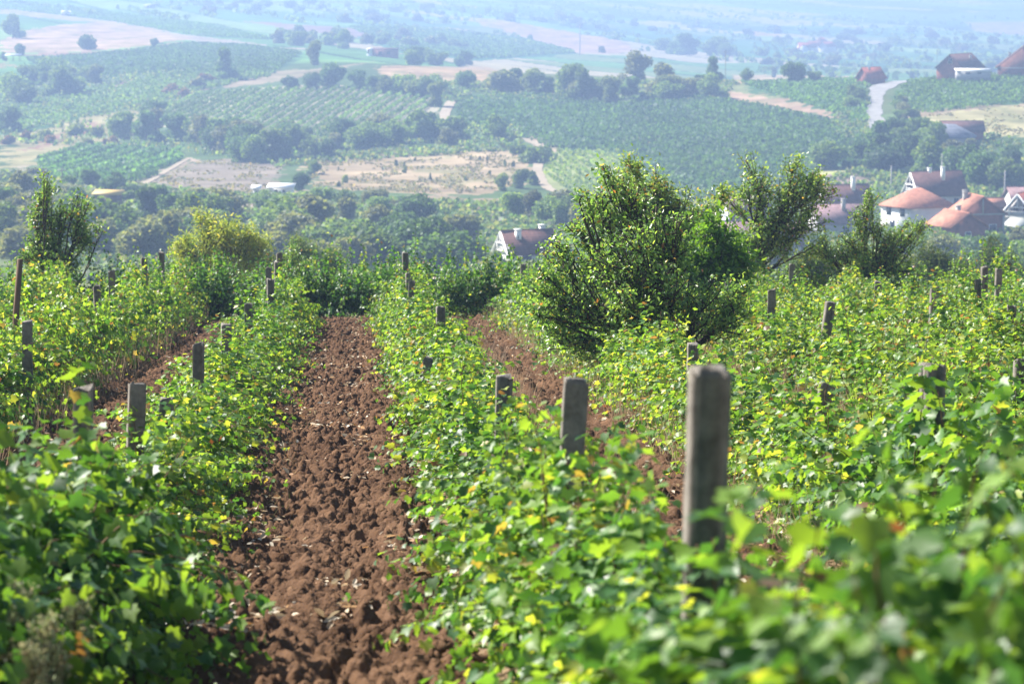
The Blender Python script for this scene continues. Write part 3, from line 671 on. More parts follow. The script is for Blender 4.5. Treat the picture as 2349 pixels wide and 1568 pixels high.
# ------------------------------------------------------------------ branching trees in and just behind the field
def hero_tree(name, label, base, blobs, trunk_r, leafT, lsize, nleaf, cols, wts, mat, seed, fork=.25, cat='tree', twr=.006, limbspread=.1, group=None, density=1.0):
    rg = np.random.default_rng(seed); root = empty(name, base); tg = Geo(); bg_ = Geo(); LP, LD = [], []
    hmax = max(b[2] + b[3] for b in blobs); fk = np.array([rg.normal() * .03, 0, hmax * fork])
    tot = sum(b[3] ** 2 for b in blobs)
    tg.tube(np.array([[0, 0, -.2], [0, 0, 0], fk * .5 + [.03, 0, 0], fk]), [trunk_r * 1.3, trunk_r * 1.1, trunk_r, trunk_r * .85], 9)
    for (bx, by, bz, br) in blobs:
        st = fk * rg.uniform(.35, 1) if trunk_r < .09 or rg.random() < .6 else fk
        c = np.array([bx, by, bz]); mid = (st + c) / 2 + rg.normal(size=3) * limbspread * np.linalg.norm(c - st)
        u = np.linspace(0, 1, 9)[:, None]; limb = (1 - u) ** 2 * st + 2 * u * (1 - u) * mid + u ** 2 * c
        limb += np.cumsum(rg.normal(size=limb.shape) * .012 * np.linalg.norm(c - st), 0) * (u * (1 - u) * 4)
        r0 = trunk_r * .62 * (br / max(b[3] for b in blobs)) ** .5
        bg_.tube(limb, np.linspace(r0, r0 * .3, 9), 6)
        ns = int(max(6, 10 * (br ** 2) / tot * len(blobs)))
        tw = max(8, int(nleaf * br ** 2 / tot / 14 / ns))
        for k in range(ns):
            j = rg.integers(4, 9); p0 = limb[j]
            d = nrm(rg.normal(size=3) + np.array([0, 0, .35])); e = c + d * br * rg.uniform(.45, .85)
            m2 = (p0 + e) / 2 + rg.normal(size=3) * .12 * br + np.array([0, 0, -.08 * br])
            u6 = np.linspace(0, 1, 6)[:, None]; sub = (1 - u6) ** 2 * p0 + 2 * u6 * (1 - u6) * m2 + u6 ** 2 * e
            bg_.tube(sub, np.linspace(r0 * .35, twr * .9, 6), 5)
            for q in range(tw):
                i = rg.uniform(1.5, 5); ii = int(i); a = sub[ii] + (sub[min(5, ii + 1)] - sub[ii]) * (i - ii)
                dd = nrm(rg.normal(size=3) + .3 * nrm(a - np.array([0, 0, bz * .5])) + np.array([0, 0, .05])); L = br * rg.uniform(.2, .42)
                te = a + dd * L; te[2] -= .1 * L
                if q % 2 == 0: bg_.tube(np.array([a, (a + te) / 2 + rg.normal(size=3) * .04 * L, te]), np.array([twr, twr * .7, twr * .4]), 3)
                t = rg.uniform(.1, 1.05, 14)[:, None]
                LP.append(a + t * (te - a) + rg.normal(size=(14, 3)) * lsize * .9); LD.append(np.repeat(dd[None], 14, 0))
    LP = np.concatenate(LP); LD = np.concatenate(LD); m = len(LP)
    if m > nleaf: k = rg.choice(m, nleaf, replace=False); LP = LP[k]; LD = LD[k]; m = nleaf
    v, f, c = leaves(leafT, LP, LD * .6 + rg.normal(size=(m, 3)) * .7, rg.normal(size=(m, 3)) * .8 + [0, 0, .7], rg.uniform(.65, 1.2, m) * lsize, palette(rg, m, cols, wts))
    tg.build('trunk', M['bark'], root, True, False); bg_.build('branches', M['bark'], root, True, False); mk('crown', v, [f], mat, root, c)
    tag(root, label, cat, group); return root
def blobs_px(bx, by, Y, lst):
    """crown masses measured on the print: (x, y, radius, depth offset m) -> local metres; base at print (bx, by)"""
    base = at(bx, by, Y); gz = float(H(base[0], base[1])); base[2] = gz; out = []
    for (x, y, r, dy) in lst:
        p = at(x, y, Y + dy); out.append((p[0] - base[0], p[1] - base[1], p[2] - gz, r * 1.05 * Y / F))
    ex = random.Random(int(bx)); k = 1.0
    for (x_, y_, z_, r_) in list(out): out.append((x_ + ex.uniform(-1.1, 1.1) * r_, y_ + ex.uniform(-1, 1) * r_, max(.2, z_ + ex.uniform(-.9, 1.0) * r_), r_ * .55))
    return base, out
PD = [(.09,.165,.05),(.16,.26,.075),(.27,.36,.10),(.38,.43,.12),(.45,.28,.08),(.42,.16,.06)]
# the big dark bush, branches fanning from low down
b, bl = blobs_px(1535, 830, 37, [(1300,700,75,-.3),(1290,590,65,0),(1350,510,70,.2),(1420,600,85,-.5),(1420,720,80,-.6),(1330,770,55,-.3),(1262,640,45,-.2),(1255,730,40,-.2),(1275,780,35,-.2),(1500,660,90,-.6),(1530,560,80,0),(1450,470,65,.2),(1600,700,85,-.4),(1660,740,60,0),(1480,780,60,-.6),(1680,680,45,.3),(1560,790,55,-.3),(1380,440,45,.3)])
hero_tree('wild_pear_bush', 'big dark glossy-leaved bush with fanning black branches among the vines, right of centre', b, bl, .085, TO, .068, 15500, PD, (5,5,2.5,.9,.35,.1), M['pear'], 1, .12, 'bush', .008, .06)
b, bl = blobs_px(1540, 740, 52, [(1440,430,70,.3),(1500,420,55,0),(1560,460,65,0),(1480,500,75,0),(1560,530,70,0),(1620,480,45,.2),(1400,500,55,.3),(1600,560,70,0)])
hero_tree('plum_tree', 'olive green plum tree rising above and behind the big dark bush', b, bl, .09, TO, .08, 11500, PD, (1.5,3,4,2.6,.7,.12), M['pear'], 2, .35)
b, bl = blobs_px(1650, 735, 50, [(1640,560,60,0),(1600,610,55,-.2),(1660,640,60,0),(1560,590,40,-.2),(1690,600,40,.2)])
hero_tree('walnut_sapling', 'bright broad-leaved sapling in front of the houses, right behind the dark bush', b, bl, .05, TO, .13, 5000, [(.06,.15,.025),(.10,.21,.03),(.15,.26,.04)], (2,3,1), M['vine'], 3, .3, 'sapling')
b, bl = blobs_px(1745, 745, 66, [(1815,395,45,0),(1745,430,60,.2),(1820,450,65,0),(1870,440,45,0),(1720,440,40,.2),(1790,500,60,0),(1860,515,55,0),(1760,540,50,0),(1740,590,50,0),(1695,600,45,.2),(1830,545,40,0),(1700,540,40,0)])
hero_tree('pear_tree', 'upright pear tree with crooked dark trunk between the dark bush and the thin tree', b, bl, .085, TO, .095, 7500, PD, (2.5,4,3,1.2,.15,.05), M['pear'], 4, .45)
b, bl = blobs_px(1985, 745, 66, [(2000,450,32,0),(1985,500,42,0),(2020,540,45,0),(1950,560,45,0),(2050,560,45,0),(2090,540,38,0),(1930,590,45,0),(2000,610,50,0),(2060,610,45,0),(1890,570,35,0),(2115,525,25,0)])
hero_tree('apple_tree', 'thin open fruit tree with sparse grey-green leaves, right of the pear tree', b, bl, .07, TO, .07, 7500, PD, (3,4,2.5,1,.2,.1), M['pear'], 5, .3)
b, bl = blobs_px(120, 735, 62, [(105,440,32,0),(90,490,38,0),(140,500,42,0),(195,470,30,0),(185,520,38,0),(130,560,45,0),(85,555,35,0),(100,600,45,0),(150,605,45,0),(205,555,22,0),(60,590,25,0)])
hero_tree('plum_tree', 'ragged dark plum tree rising from the vines near the left edge', b, bl, .075, TO, .09, 5500, PD, (4,5,2,.8,.25,.15), M['pear'], 6, .3)
AC = [(.18,.25,.07),(.26,.32,.08),(.38,.38,.10),(.13,.20,.06)]
b, bl = blobs_px(520, 770, 92, [(470,545,45,0),(520,530,45,0),(560,560,50,0),(430,590,40,0),(500,600,50,0),(580,600,45,0),(410,570,25,0),(480,510,25,0),(620,600,35,0),(600,560,30,0)])
hero_tree('acacia_tree', 'yellow-green feathery acacia behind the brow of the field, left of centre', b, bl, .1, TN, .15, 9500, AC, (4,4,1.2,3), M['vine'], 7, .4)
b, bl = blobs_px(672, 765, 80, [(670,580,18,0),(660,600,22,0),(682,600,20,0)])
hero_tree('plum_sapling', 'small dark sapling poking above the vines beside the leftmost strip posts', b, bl, .04, TO, .08, 1500, PD, (4,4,2,.5,.1,.1), M['pear'], 8, .6, 'sapling')
for i, (x, y, Y, bs, lb) in enumerate([
  (1890, 770, 110, [(1890,590,50,0),(1850,610,45,0),(1930,620,50,0)], 'soft green shrub below the thin fruit tree, on its left'),
  (2130, 770, 120, [(2120,590,45,0),(2160,620,55,0),(2080,630,50,0),(2200,630,45,0)], 'olive feathery shrub between the thin fruit tree and the right woods'),
  (2290, 770, 150, [(2270,590,45,0),(2310,620,55,0),(2220,620,45,0)], 'olive shrub behind the field edge under the brick houses'),
  (1600, 770, 130, [(1560,600,50,0),(1640,610,50,0),(1720,600,50,0)], 'green shrub mostly hidden behind the pear tree'),
  (730, 790, 130, [(700,590,35,0),(760,600,35,0)], 'grey-green shrub just above the vines left of the middle posts')]):
    b, bl = blobs_px(x, y, Y, bs)
    hero_tree('shrub', lb, b, bl, .06, TN, .2, 6000, [(.06,.12,.035),(.10,.16,.05),(.15,.18,.06)], (2,3,1), M['far'], 20 + i, .3, 'shrub')

# ------------------------------------------------------------------ trees of the valley and hills
FG = {'dark': [(.055,.115,.038),(.08,.15,.045)], 'mid': [(.10,.18,.05),(.15,.225,.065)], 'light': [(.13,.19,.055),(.17,.22,.07)], 'grey': [(.12,.15,.075),(.16,.18,.10)], 'rust': [(.2,.11,.07),(.13,.11,.06)]}
def far_tree(seed, tone, n=2600, squat=1.0, cl=.5, lumps=16, trunk=True):
    """a tree 8 m high, to be scaled"""
    rg = np.random.default_rng(seed); root = empty('tree', (0, 0, 0)); P = []; N = []
    cent = nrm(rg.normal(size=(lumps, 3))) * rg.uniform(.8, 2.4, (lumps, 1)) * [1.15, 1.15, .95 * squat] + [0, 0, 4.6 * squat]
    cent[0] = (0, 0, 5.6 * squat); cent[1] = (0, 0, 3.2 * squat)
    rad = rg.uniform(.9, 1.75, lumps)
    cent[:, 2] = np.clip(cent[:, 2], 1.2, 6.9); cent[2:5, 2] = 1.3; cent[2:5, :2] *= 1.15
    for c, r in zip(cent, rad):
        m = int(n * r ** 2 / (rad ** 2).sum()); d = nrm(rg.normal(size=(m, 3))); k = r * rg.uniform(.55, 1.12, (m, 1))
        P.append(c + d * k); N.append(d)
    P = np.concatenate(P); N = np.concatenate(N); m = len(P); keep = P[:, 2] > .35; P = P[keep]; N = N[keep]; m = len(P)
    v, f, c = leaves(TC, P, rg.normal(size=(m, 3)), N * .9 + rg.normal(size=(m, 3)) * .7, rg.uniform(.6, 1.3, m) * cl, palette(rg, m, FG[tone], (1, 1), .3))
    mk('crown', v, [f], M['far'], root, c)
    tg = Geo(); tg.tube([(0, 0, -.8), (.05, 0, 1.2), (.1, .05, 3), (0, 0, 5)], [.24, .2, .15, .06], 7)
    for k in range(5):
        e = cent[k + 2]; tg.tube([(.05, 0, 1.4 + .3 * k), e * .6 + [0, 0, .4], e], [.1, .07, .03], 5)
    tg.build('trunk', M['bark'], root, True, False)
    return root
FP = {t: [far_tree(900 + 10 * i + j, t, n=3000, cl=.46, squat=(1, .78, 1.1, .9)[j], lumps=(14, 20, 9, 26)[j]) for j in range(4)] for i, t in enumerate(FG)}
SH = {t: [far_tree(1900 + 10 * i + j, t, n=700, squat=.55, cl=.75, lumps=7) for j in range(2)] for i, t in enumerate(FG)}
fused = set()
def put_tree(p, h, tone, label, group=None, name=None, cat='tree', wide=1.0, pool=FP):
    src = random.choice(pool[tone])
    if src.name in fused: o = copy_tree(src)
    else: o = src; fused.add(src.name)
    if name: o.name = name
    k = h / (8.0 if pool is FP else 5.0)
    o.location = (p[0], p[1], p[2] - .15 * k); o.rotation_euler = (0, 0, random.uniform(0, 6.28)); o.scale = (k * wide * random.uniform(.9, 1.1), k * wide * random.uniform(.9, 1.1), k)
    tag(o, label, cat, group); return o
# single trees one can point to: base x, base y, height px, tone, width factor, label
for (x, y, hp, tone, wd, lb) in [
  (200,114,48,'dark',1.25,'round dark tree standing alone on the pale wheat field at upper left'),
  (45,128,38,'dark',1.0,'bushy tree beside the flat-roofed shelter at the upper left edge'),
  (8,140,22,'dark',1.0,'small dark tree at the left picture edge beside the shelter'),
  (355,110,26,'dark',.9,'small leaning tree on the right end of the wheat field'),
  (515,186,82,'dark',1.0,'tall dark rounded tree between the smooth vineyards, left of centre'),
  (30,88,58,'mid',1.2,'large tree at the upper left edge above the wheat field'),
  (790,112,46,'mid',1.25,'broad tree on the skyline left of the low brick building'),
  (685,106,48,'mid',1.2,'broad hazy tree left of the skyline tree by the brick building'),
  (640,100,34,'grey',1.2,'hazy tree left of the paired broad trees at upper centre'),
  (720,150,58,'light',1.05,'light green tree just left of the dark tree group at upper centre'),
  (760,200,78,'dark',1.1,'tallest dark tree of the group left of the centre skyline'),
  (720,205,46,'dark',1.2,'dark squat tree at the left of the dark tree group'),
  (665,205,42,'dark',1.3,'dark squat tree at the left end of the hedge above the rows'),
  (820,205,50,'dark',1.1,'dark tree beside the brick building hedge'),
  (860,212,46,'dark',1.0,'leaning dark tree above the striped vineyard'),
  (925,215,62,'mid',1.1,'mid green tree above the right end of the striped vineyard'),
  (1000,245,58,'light',1.0,'light green round tree at the top of the pale path'),
  (1160,215,72,'grey',1.6,'wide greyish tree spreading over the hedge, centre'),
  (1300,222,92,'mid',1.05,'tall tree in the central hedge, left of the pale shrubs'),
  (1335,232,78,'mid',1.0,'tree leaning against the tall central hedge tree'),
  (1225,205,48,'mid',1.3,'rounded tree left of the tall central hedge tree'),
  (1460,190,84,'grey',1.0,'tallest greyish tree of the hedge on the far field edge'),
  (1520,215,72,'grey',1.3,'broad grey-green tree right of the tallest hedge tree'),
  (1400,235,60,'light',1.1,'light tree in the middle of the long hedge'),
  (1600,222,60,'grey',1.2,'grey scrubby tree at the right part of the long hedge'),
  (1635,186,60,'dark',1.1,'dark dense tree on the ridge, left of three'),
  (1714,192,40,'mid',.9,'small round tree on the tan ridge, middle of three'),
  (1822,194,62,'dark',1.1,'dark full tree on the ridge left of the road'),
  (1868,192,40,'mid',1.0,'smaller tree attached to the right of the ridge tree'),
  (1775,178,26,'light',1.2,'low light tree on the tan strip of the ridge'),
  (2092,180,18,'dark',1.0,'small dark tree at the top of the road'),
  (2272,166,30,'light',1.4,'light bushy tree between the two ridge brick houses'),
  (690,438,62,'dark',.9,'dark upright tree right of the white sheds'),
  (1190,432,55,'mid',1.1,'tree beside the pale track on the grassy field'),
  (1150,438,42,'light',1.2,'light tree left of the track on the grassy field'),
  (1380,122,22,'grey',1.0,'small bush on the far pink field'),
  (720,400,34,'mid',1.4,'shrubby tree on the left rim of the grassy field'),
  (20,300,62,'dark',1.3,'heavy dark tree at the left edge below the green slope'),
  (350,285,62,'dark',1.3,'dark rounded tree left of the striped vineyard'),
  (2260,430,92,'mid',1.0,'large green tree behind the A-frame house on its right'),
  (2320,390,80,'dark',1.0,'dark tree at the right edge behind the village'),
  (2190,385,70,'grey',1.2,'grey-green tree below the grey-roofed house'),
  (2120,400,68,'dark',1.0,'dark narrow tree left of the A-frame house'),
  (2230,352,48,'grey',1.0,'tree in front of the grey hipped roof'),
  (2335,440,70,'mid',1.1,'rounded tree at the right edge above the last house'),
  (1140,632,58,'mid',1.1,'green tree covering the left foot of the lone house'),
  (1215,640,60,'grey',1.2,'grey-green tree in front of the lone house wall'),
  (1290,625,70,'mid',1.1,'tree at the right corner of the lone house'),
  (900,570,95,'dark',1.1,'tall dark tree rising from the valley wood, left of the lone house'),
  (1010,565,80,'dark',1.1,'dark tree between the tall one and the lone house'),
  ]:
    p = place(x, y); put_tree(p, hp * p[1] / F, tone, lb, 'single trees of the hills', None, 'tree', wd)
def belt(poly, n, hm, tones, label, group, seed, wide=1.1, pool=FP, name=None, cat='tree', **k):
    rg = random.Random(seed); xs = [q[0] for q in poly]; ys = [q[1] for q in poly]; c = 0
    st = random.getstate(); random.seed(seed)
    pts = []
    while len(pts) < n:
        x = rg.uniform(min(xs), max(xs)); y = rg.uniform(min(ys), max(ys))
        if (1090 < x < 1325 and 530 < y < 665) or (1840 < x < 2310 and 500 < y < 600): n = n - .2 if n > 4 else n; continue
        if inpoly(np.array([x]), np.array([y]), poly)[0]: pts.append((x, y))
    for x, y in pts: put_tree(place(x, y, **k), rg.uniform(*hm) * (1.22 if pool is FP else 1), rg.choice(tones), label, group, name, cat, wide * (1.15 if pool is FP else 1) * rg.uniform(.8, 1.3), pool)
    random.setstate(st)
belt([(0,480),(250,500),(500,520),(520,640),(0,640)], 26, (4.2,6.8), ['mid','grey','dark','grey','mid'], 'grey-green tree of the valley wood behind the left half of the field', 'valley wood, left part', 1)
belt([(500,510),(800,540),(820,640),(500,640)], 14, (4,6), ['grey','grey','mid'], 'soft grey-green tree of the valley wood behind the acacia', 'valley wood behind the acacia', 2)
belt([(800,560),(950,520),(1130,590),(1250,610),(1300,650),(800,650)], 18, (4,6.2), ['mid','dark','grey'], 'tree of the valley wood in front of the lone house', 'valley wood by the lone house', 3)
belt([(0,415),(300,440),(480,470),(500,500),(0,480)], 20, (2.6,4.5), ['dark','grey','dark'], 'dark low tree in the belt under the left vineyard', 'dark tree belt under the left vineyard', 4)
belt([(560,480),(900,470),(960,510),(700,540),(520,520)], 14, (3,5), ['grey','mid'], 'pale scrub tree below the white sheds', 'scrub trees below the white sheds', 5)
belt([(1050,530),(1110,480),(1300,470),(1340,540),(1280,600),(1100,560)], 10, (4,6), ['mid','grey'], 'tree of the wood around the lone house', 'trees around the lone house', 6)
belt([(220,320),(330,300),(480,318),(640,335),(640,372),(520,368),(430,342),(260,332)], 16, (6,9), ['mid','grey','dark'], 'tree of the hedge between the striped vineyards', 'hedge between the striped vineyards', 7)
belt([(480,345),(640,345),(660,385),(560,372)], 7, (6,9), ['mid','dark'], 'tree at the head of the pale ploughed field', 'trees at the head of the pale field', 8)
belt([(640,330),(900,315),(1150,320),(1190,342),(900,352),(690,375)], 22, (5,8), ['mid','dark','mid','grey'], 'tree of the dark hedge along the top of the grassy field', 'hedge above the grassy field', 9)
belt([(0,185),(120,178),(200,200),(150,240),(0,245)], 11, (7,10), ['mid','dark'], 'tree of the copse at the left edge under the smooth vineyard', 'copse at the left edge', 10)
belt([(130,170),(250,178),(270,195),(150,200)], 5, (5,7), ['light','mid'], 'light bushy tree at the right of the left copse', 'bushes beside the left copse', 11)
belt([(860,200),(1060,215),(1050,232),(880,218)], 6, (5,8), ['mid','light'], 'tree of the hedge at the head of the striped vineyard', 'hedge above the striped vineyard', 12)
belt([(1040,200),(1250,208),(1640,212),(1640,228),(1400,240),(1200,216),(1060,222)], 18, (5,8), ['mid','grey','light','dark'], 'tree of the long hedge above the big vineyard', 'long hedge above the big vineyard', 13)
belt([(930,140),(1120,146),(1120,154),(930,152)], 7, (5,7), ['dark','mid'], 'low tree of the hedge right of the low brick building', 'hedge beside the low brick building', 14)
belt([(1950,215),(1980,225),(1972,292),(1945,285)], 7, (3,4.5), ['mid','dark'], 'roadside tree on the left verge of the road', 'trees on the left verge of the road', 15, 1.0)
belt([(2048,232),(2075,240),(2110,285),(2080,300),(2058,270)], 9, (2.4,3.6), ['mid','grey'], 'roadside scrub tree on the right verge of the road', 'scrub on the right verge of the road', 16, 1.1)
belt([(1860,372),(2060,335),(2160,330),(2160,380),(2040,400),(1900,392)], 16, (5,8), ['mid','dark','mid'], 'tree of the thicket between the big vineyard and the village', 'thicket above the village', 17)
belt([(2060,420),(2140,400),(2349,400),(2349,440),(2250,440)], 8, (6,9), ['mid','dark'], 'garden tree behind the village roofs', 'garden trees behind the roofs', 18)
belt([(2150,600),(2349,570),(2400,660),(1900,670),(1950,630)], 16, (3.6,6), ['mid','dark','grey'], 'tree of the valley wood below the brick house at right', 'valley wood at the right', 19)
belt([(1350,560),(1900,560),(1900,650),(1350,650)], 12, (3,5), ['mid','grey'], 'tree of the valley wood hidden behind the pear tree', 'valley wood behind the pear tree', 20)
belt([(720,385),(1180,350),(1180,430),(760,435)], 24, (1.0,2.1), ['light','grey'], 'young sapling dotted over the dry grassy field', 'saplings on the grassy field', 21, .5, SH, 'sapling', 'sapling')
belt([(1180,345),(1250,350),(1225,430),(1195,430)], 6, (3,5), ['mid'], 'bush on the verge of the pale track', 'bushes along the pale track', 22, 1.1, SH, 'bush', 'bush')
belt([(0,330),(240,300),(340,310),(200,345),(20,375)], 14, (2,4), ['grey','rust','light'], 'low shrub on the dry reddish slope at left', 'shrubs on the reddish slope', 23, 1.2, SH, 'shrub', 'shrub')
belt([(380,185),(480,185),(480,210),(400,228)], 6, (3,5), ['rust','grey'], 'reddish brown bush above the striped vineyard', 'reddish bushes above the striped vineyard', 24, 1.2, SH, 'shrub', 'shrub')
belt([(480,90),(760,75),(1000,90),(1120,125),(700,112)], 34, (5,8), ['mid','grey'], 'hazy tree among the far fields left of centre', 'hazy trees of the far fields, left of centre', 25, 1.2, SH, 'bush', 'bush', ymin=1200)
belt([(400,5),(1100,20),(1600,60),(1700,90),(1200,60),(500,50)], 60, (5,9), ['mid','grey'], 'tiny hazy bush on the distant valley side', 'tiny bushes of the distant valley side', 26, 1.2, SH, 'bush', 'bush', ymin=1400)
belt([(1500,100),(1650,110),(1700,140),(1500,130)], 8, (9,14), ['mid','dark'], 'hazy tree of the dark grove behind the long hedge', 'hazy grove behind the long hedge', 27, 1.3, FP, None, 'tree', ymin=1400)
belt([(1700,60),(2349,70),(2349,150),(1750,150)], 55, (4,9), ['mid','grey'], 'tiny hazy bush on the distant slope behind the ridge houses', 'tiny bushes behind the ridge houses', 28, 1.3, SH, 'bush', 'bush', ymin=1300)

def clumps_on(P, size, hgt, tone, rg, k=3):
    tv_ = np.repeat(.7 + .6 * fbm(P[:, 0] / 22, P[:, 1] / 40, 13, 3), k)[:, None]; m = len(P) * k; Q = np.repeat(P, k, 0) + np.c_[rg.normal(size=(m, 2)) * size * .35, rg.uniform(.15, 1, m) * hgt]
    return leaves(TC, Q, rg.normal(size=(m, 3)), rg.normal(size=(m, 3)) * .8 + [0, 0, .5], rg.uniform(.6, 1.3, m) * size, palette(rg, m, tone, [1] * len(tone), .3) * tv_)
# ground scrub: one uncountable mass
rg = np.random.default_rng(99); g = Geo()
for poly, n in [([(0,400),(500,450),(1000,470),(1300,470),(1300,650),(0,650)], 9000), ([(1300,450),(2349,430),(2349,650),(1300,650)], 6000), ([(0,180),(60,170),(420,165),(440,215),(340,300),(470,320),(640,340),(1190,330),(1180,345),(640,385),(430,350),(0,330)], 5000), ([(860,190),(1700,190),(1640,235),(1040,235)], 3500), ([(1960,195),(1996,200),(1990,300),(2100,300),(2349,320),(2349,440),(1850,430),(2020,375),(1900,300)], 4500), ([(1040,280),(1200,300),(1190,345),(640,380),(640,300)], 2500)]:
    wp = [tuple(q[:2]) for q in wpoly(poly)]; a = np.array(wp); x = rg.uniform(a[:, 0].min(), a[:, 0].max(), n * 3); y = rg.uniform(a[:, 1].min(), a[:, 1].max(), n * 3)
    q = inpoly(x, y, wp) & (fbm(x / 6, y / 8, 71, 3) > .45); x = x[q][:n]; y = y[q][:n]
    v, f, c = clumps_on(np.c_[x, y, H(x, y)], .9, 1.3, FG['mid'] + FG['grey'] + FG['dark'], rg); g.add(v, f, c)
x = rg.uniform(-650, 800, 60000); y = 1200 + 2600 * rg.random(60000) ** 1.3; x = x * y / 3000
V_ = -x * math.sin(an) + y * math.cos(an) + 60 * (fbm(x / 500, y / 500, 61, 2) - .5); q = (np.abs((V_ / 60) % 1 - .5) > .455) & (fbm(x / 60, y / 60, 19, 2) > .42); q &= (y > np.where(x < 150, 2000, 1350))
for pts, c_ in FARF:
    if c_[0] > .38: q &= ~inpoly(x, y, [tuple(t_[:2]) for t_ in wpoly(pts, ymin=1120)])
x = x[q]; y = y[q]
v, f, c = clumps_on(np.c_[x, y, H(x, y)], 3.2, 3.5, FG['mid'] + FG['dark'], rg, 4); g.add(v, f, c)
for poly, n in [([(700,374),(900,352),(1100,340),(1200,344),(1233,370),(1190,425),(1080,446),(820,438),(720,430)], 1700), ([(330,432),(440,374),(540,364),(648,379),(620,430),(540,468),(430,468),(360,450)], 700), ([(2100,268),(2349,242),(2349,310),(2250,310),(2150,285)], 500)]:
    a = np.array([q_[:2] for q_ in wpoly(poly)]); x = rg.uniform(a[:, 0].min(), a[:, 0].max(), n * 3); y = rg.uniform(a[:, 1].min(), a[:, 1].max(), n * 3)
    q = inpoly(x, y, [tuple(t_) for t_ in a]) & (fbm(x / 5, y / 14, 72, 3) > .5); x = x[q][:n]; y = y[q][:n]
    v, f, c = clumps_on(np.c_[x, y, H(x, y) - .1], .55, .35, [(.15,.14,.10),(.12,.14,.08),(.19,.16,.12)], rg); g.add(v, f, c)
tag(g.build('scrub', M['far']), 'low grey-green scrub covering the valley and hedge bottoms', 'scrub', kind='stuff')

# vineyards on the hills
def vineyard(poly, a, b, spacing, size, hgt, tone, seed, label, group, each=False, gap=0.08, ymin=300, step=.5, cat='vine row'):
    rg = np.random.default_rng(seed); wp = np.array([q[:2] for q in wpoly(poly, ymin=ymin)])
    A = place(*a, ymin=ymin)[:2]; B = place(*b, ymin=ymin)[:2]; d = nrm(B - A); n = np.array([-d[1], d[0]])
    u = wp @ d; w_ = wp @ n; G_ = Geo(); i = 0
    for ww in np.arange(w_.min(), w_.max(), spacing):
        uu = np.arange(u.min(), u.max(), step); P = uu[:, None] * d + ww * n + rg.normal(size=(len(uu), 2)) * .12
        q = inpoly(P[:, 0], P[:, 1], [tuple(t) for t in wp]) & (rg.random(len(P)) > gap) & (each | (vnoise(P[:, 0] / 5, P[:, 1] / 5, seed) > .12)); P = P[q]
        if len(P) < 6: continue
        if each:
            uu = P @ d; cut = np.nonzero(np.diff(uu) > 1.05)[0] + 1
            for Q in np.split(P, cut):
                if len(Q) < 8: continue
                v, f, c = clumps_on(np.c_[Q, H(Q[:, 0], Q[:, 1])], size, hgt, tone, rg)
                o = mk('vine_row', v, [f], M['far'], None, c); tag(o, label, cat, group)
        else:
            v, f, c = clumps_on(np.c_[P, H(P[:, 0], P[:, 1])], size, hgt, tone, rg); G_.add(v, f, c)
    if not each and G_.n: tag(G_.build('hillside_vineyard', M['far']), label, 'vineyard', kind='stuff')
VT = [(.065,.145,.05),(.09,.185,.06)]; VL = [(.12,.2,.06),(.17,.24,.07)]
vineyard([(350,270),(440,216),(620,204),(760,202),(975,216),(1000,250),(925,296),(800,305),(620,300),(480,318)], (640,300), (763,223), 3.7, .7, 1.3, [(.09,.18,.05),(.12,.21,.06)], 1, 'long green row of the striped hillside vineyard above the hedges', 'rows of the striped hillside vineyard', True, 0)
vineyard([(85,364),(200,338),(425,349),(415,366),(316,426),(100,412)], (110,400), (300,342), 4.3, .85, 1.6, [(.06,.15,.045),(.09,.19,.055)], 2, 'green row of the small sloping vineyard left of the pale field', 'rows of the small sloping vineyard', True, 0)
vineyard([(1055,228),(1200,216),(1400,243),(1600,225),(1750,244),(1900,278),(2000,322),(2050,350),(2010,370),(1850,380),(1840,428),(1600,468),(1440,440),(1420,350),(1260,340),(1180,306),(1045,282)], (1500,300), (1800,318), 2.6, .85, 1.3, VT, 3, 'dense blue-green rows of the big vineyard filling the bowl of the hill', None, step=.75)
vineyard([(1262,348),(1420,350),(1440,440),(1600,470),(1320,450),(1250,415)], (1300,360), (1420,440), 2.6, .7, 1.2, VL, 4, 'lighter thin rows of the vineyard corner by the pale track', None, gap=.45)
vineyard([(1695,192),(1982,185),(1988,285),(1900,258),(1790,222)], (1750,200), (1960,200), 2.5, .85, 1.4, VT, 5, 'green vineyard on the ridge left of the road', None, step=.7)
vineyard([(2092,188),(2349,174),(2560,168),(2560,212),(2349,236),(2125,260),(2045,243),(2066,208)], (2120,230), (2330,200), 2.5, .85, 1.4, [(.06,.13,.035),(.09,.17,.045)], 6, 'bright green vineyard on the ridge right of the road under the brick houses', None, step=.7)
vineyard([(60,136),(215,128),(440,102),(560,106),(690,122),(630,170),(560,178),(400,163),(260,176),(120,170)], (100,150), (500,130), 2.8, 1.0, 1.4, VT, 7, 'smooth blue-green vineyard under the wheat field at upper left', None, step=.9)
vineyard([(0,250),(150,220),(290,198),(400,168),(520,152),(630,176),(560,186),(330,240),(60,298),(0,310)], (60,280), (400,190), 2.8, .95, 1.3, [(.07,.14,.045),(.1,.17,.05)], 8, 'lighter green vineyard sloping down at the left', None, step=.9)
vineyard([(0,8),(200,22),(480,60),(620,92),(450,82),(240,46),(0,20)], (50,14), (400,58), 3, 1.3, 1.5, VT, 9, 'long vineyard strip above the farm road at the top left', None, step=1.2, ymin=1200)
vineyard([(800,64),(1000,68),(1190,90),(1320,122),(1100,136),(920,118)], (850,80), (1250,110), 4, 1.8, 1.6, VT, 10, 'far green vineyard left of the pink field', None, step=1.8, ymin=1200)

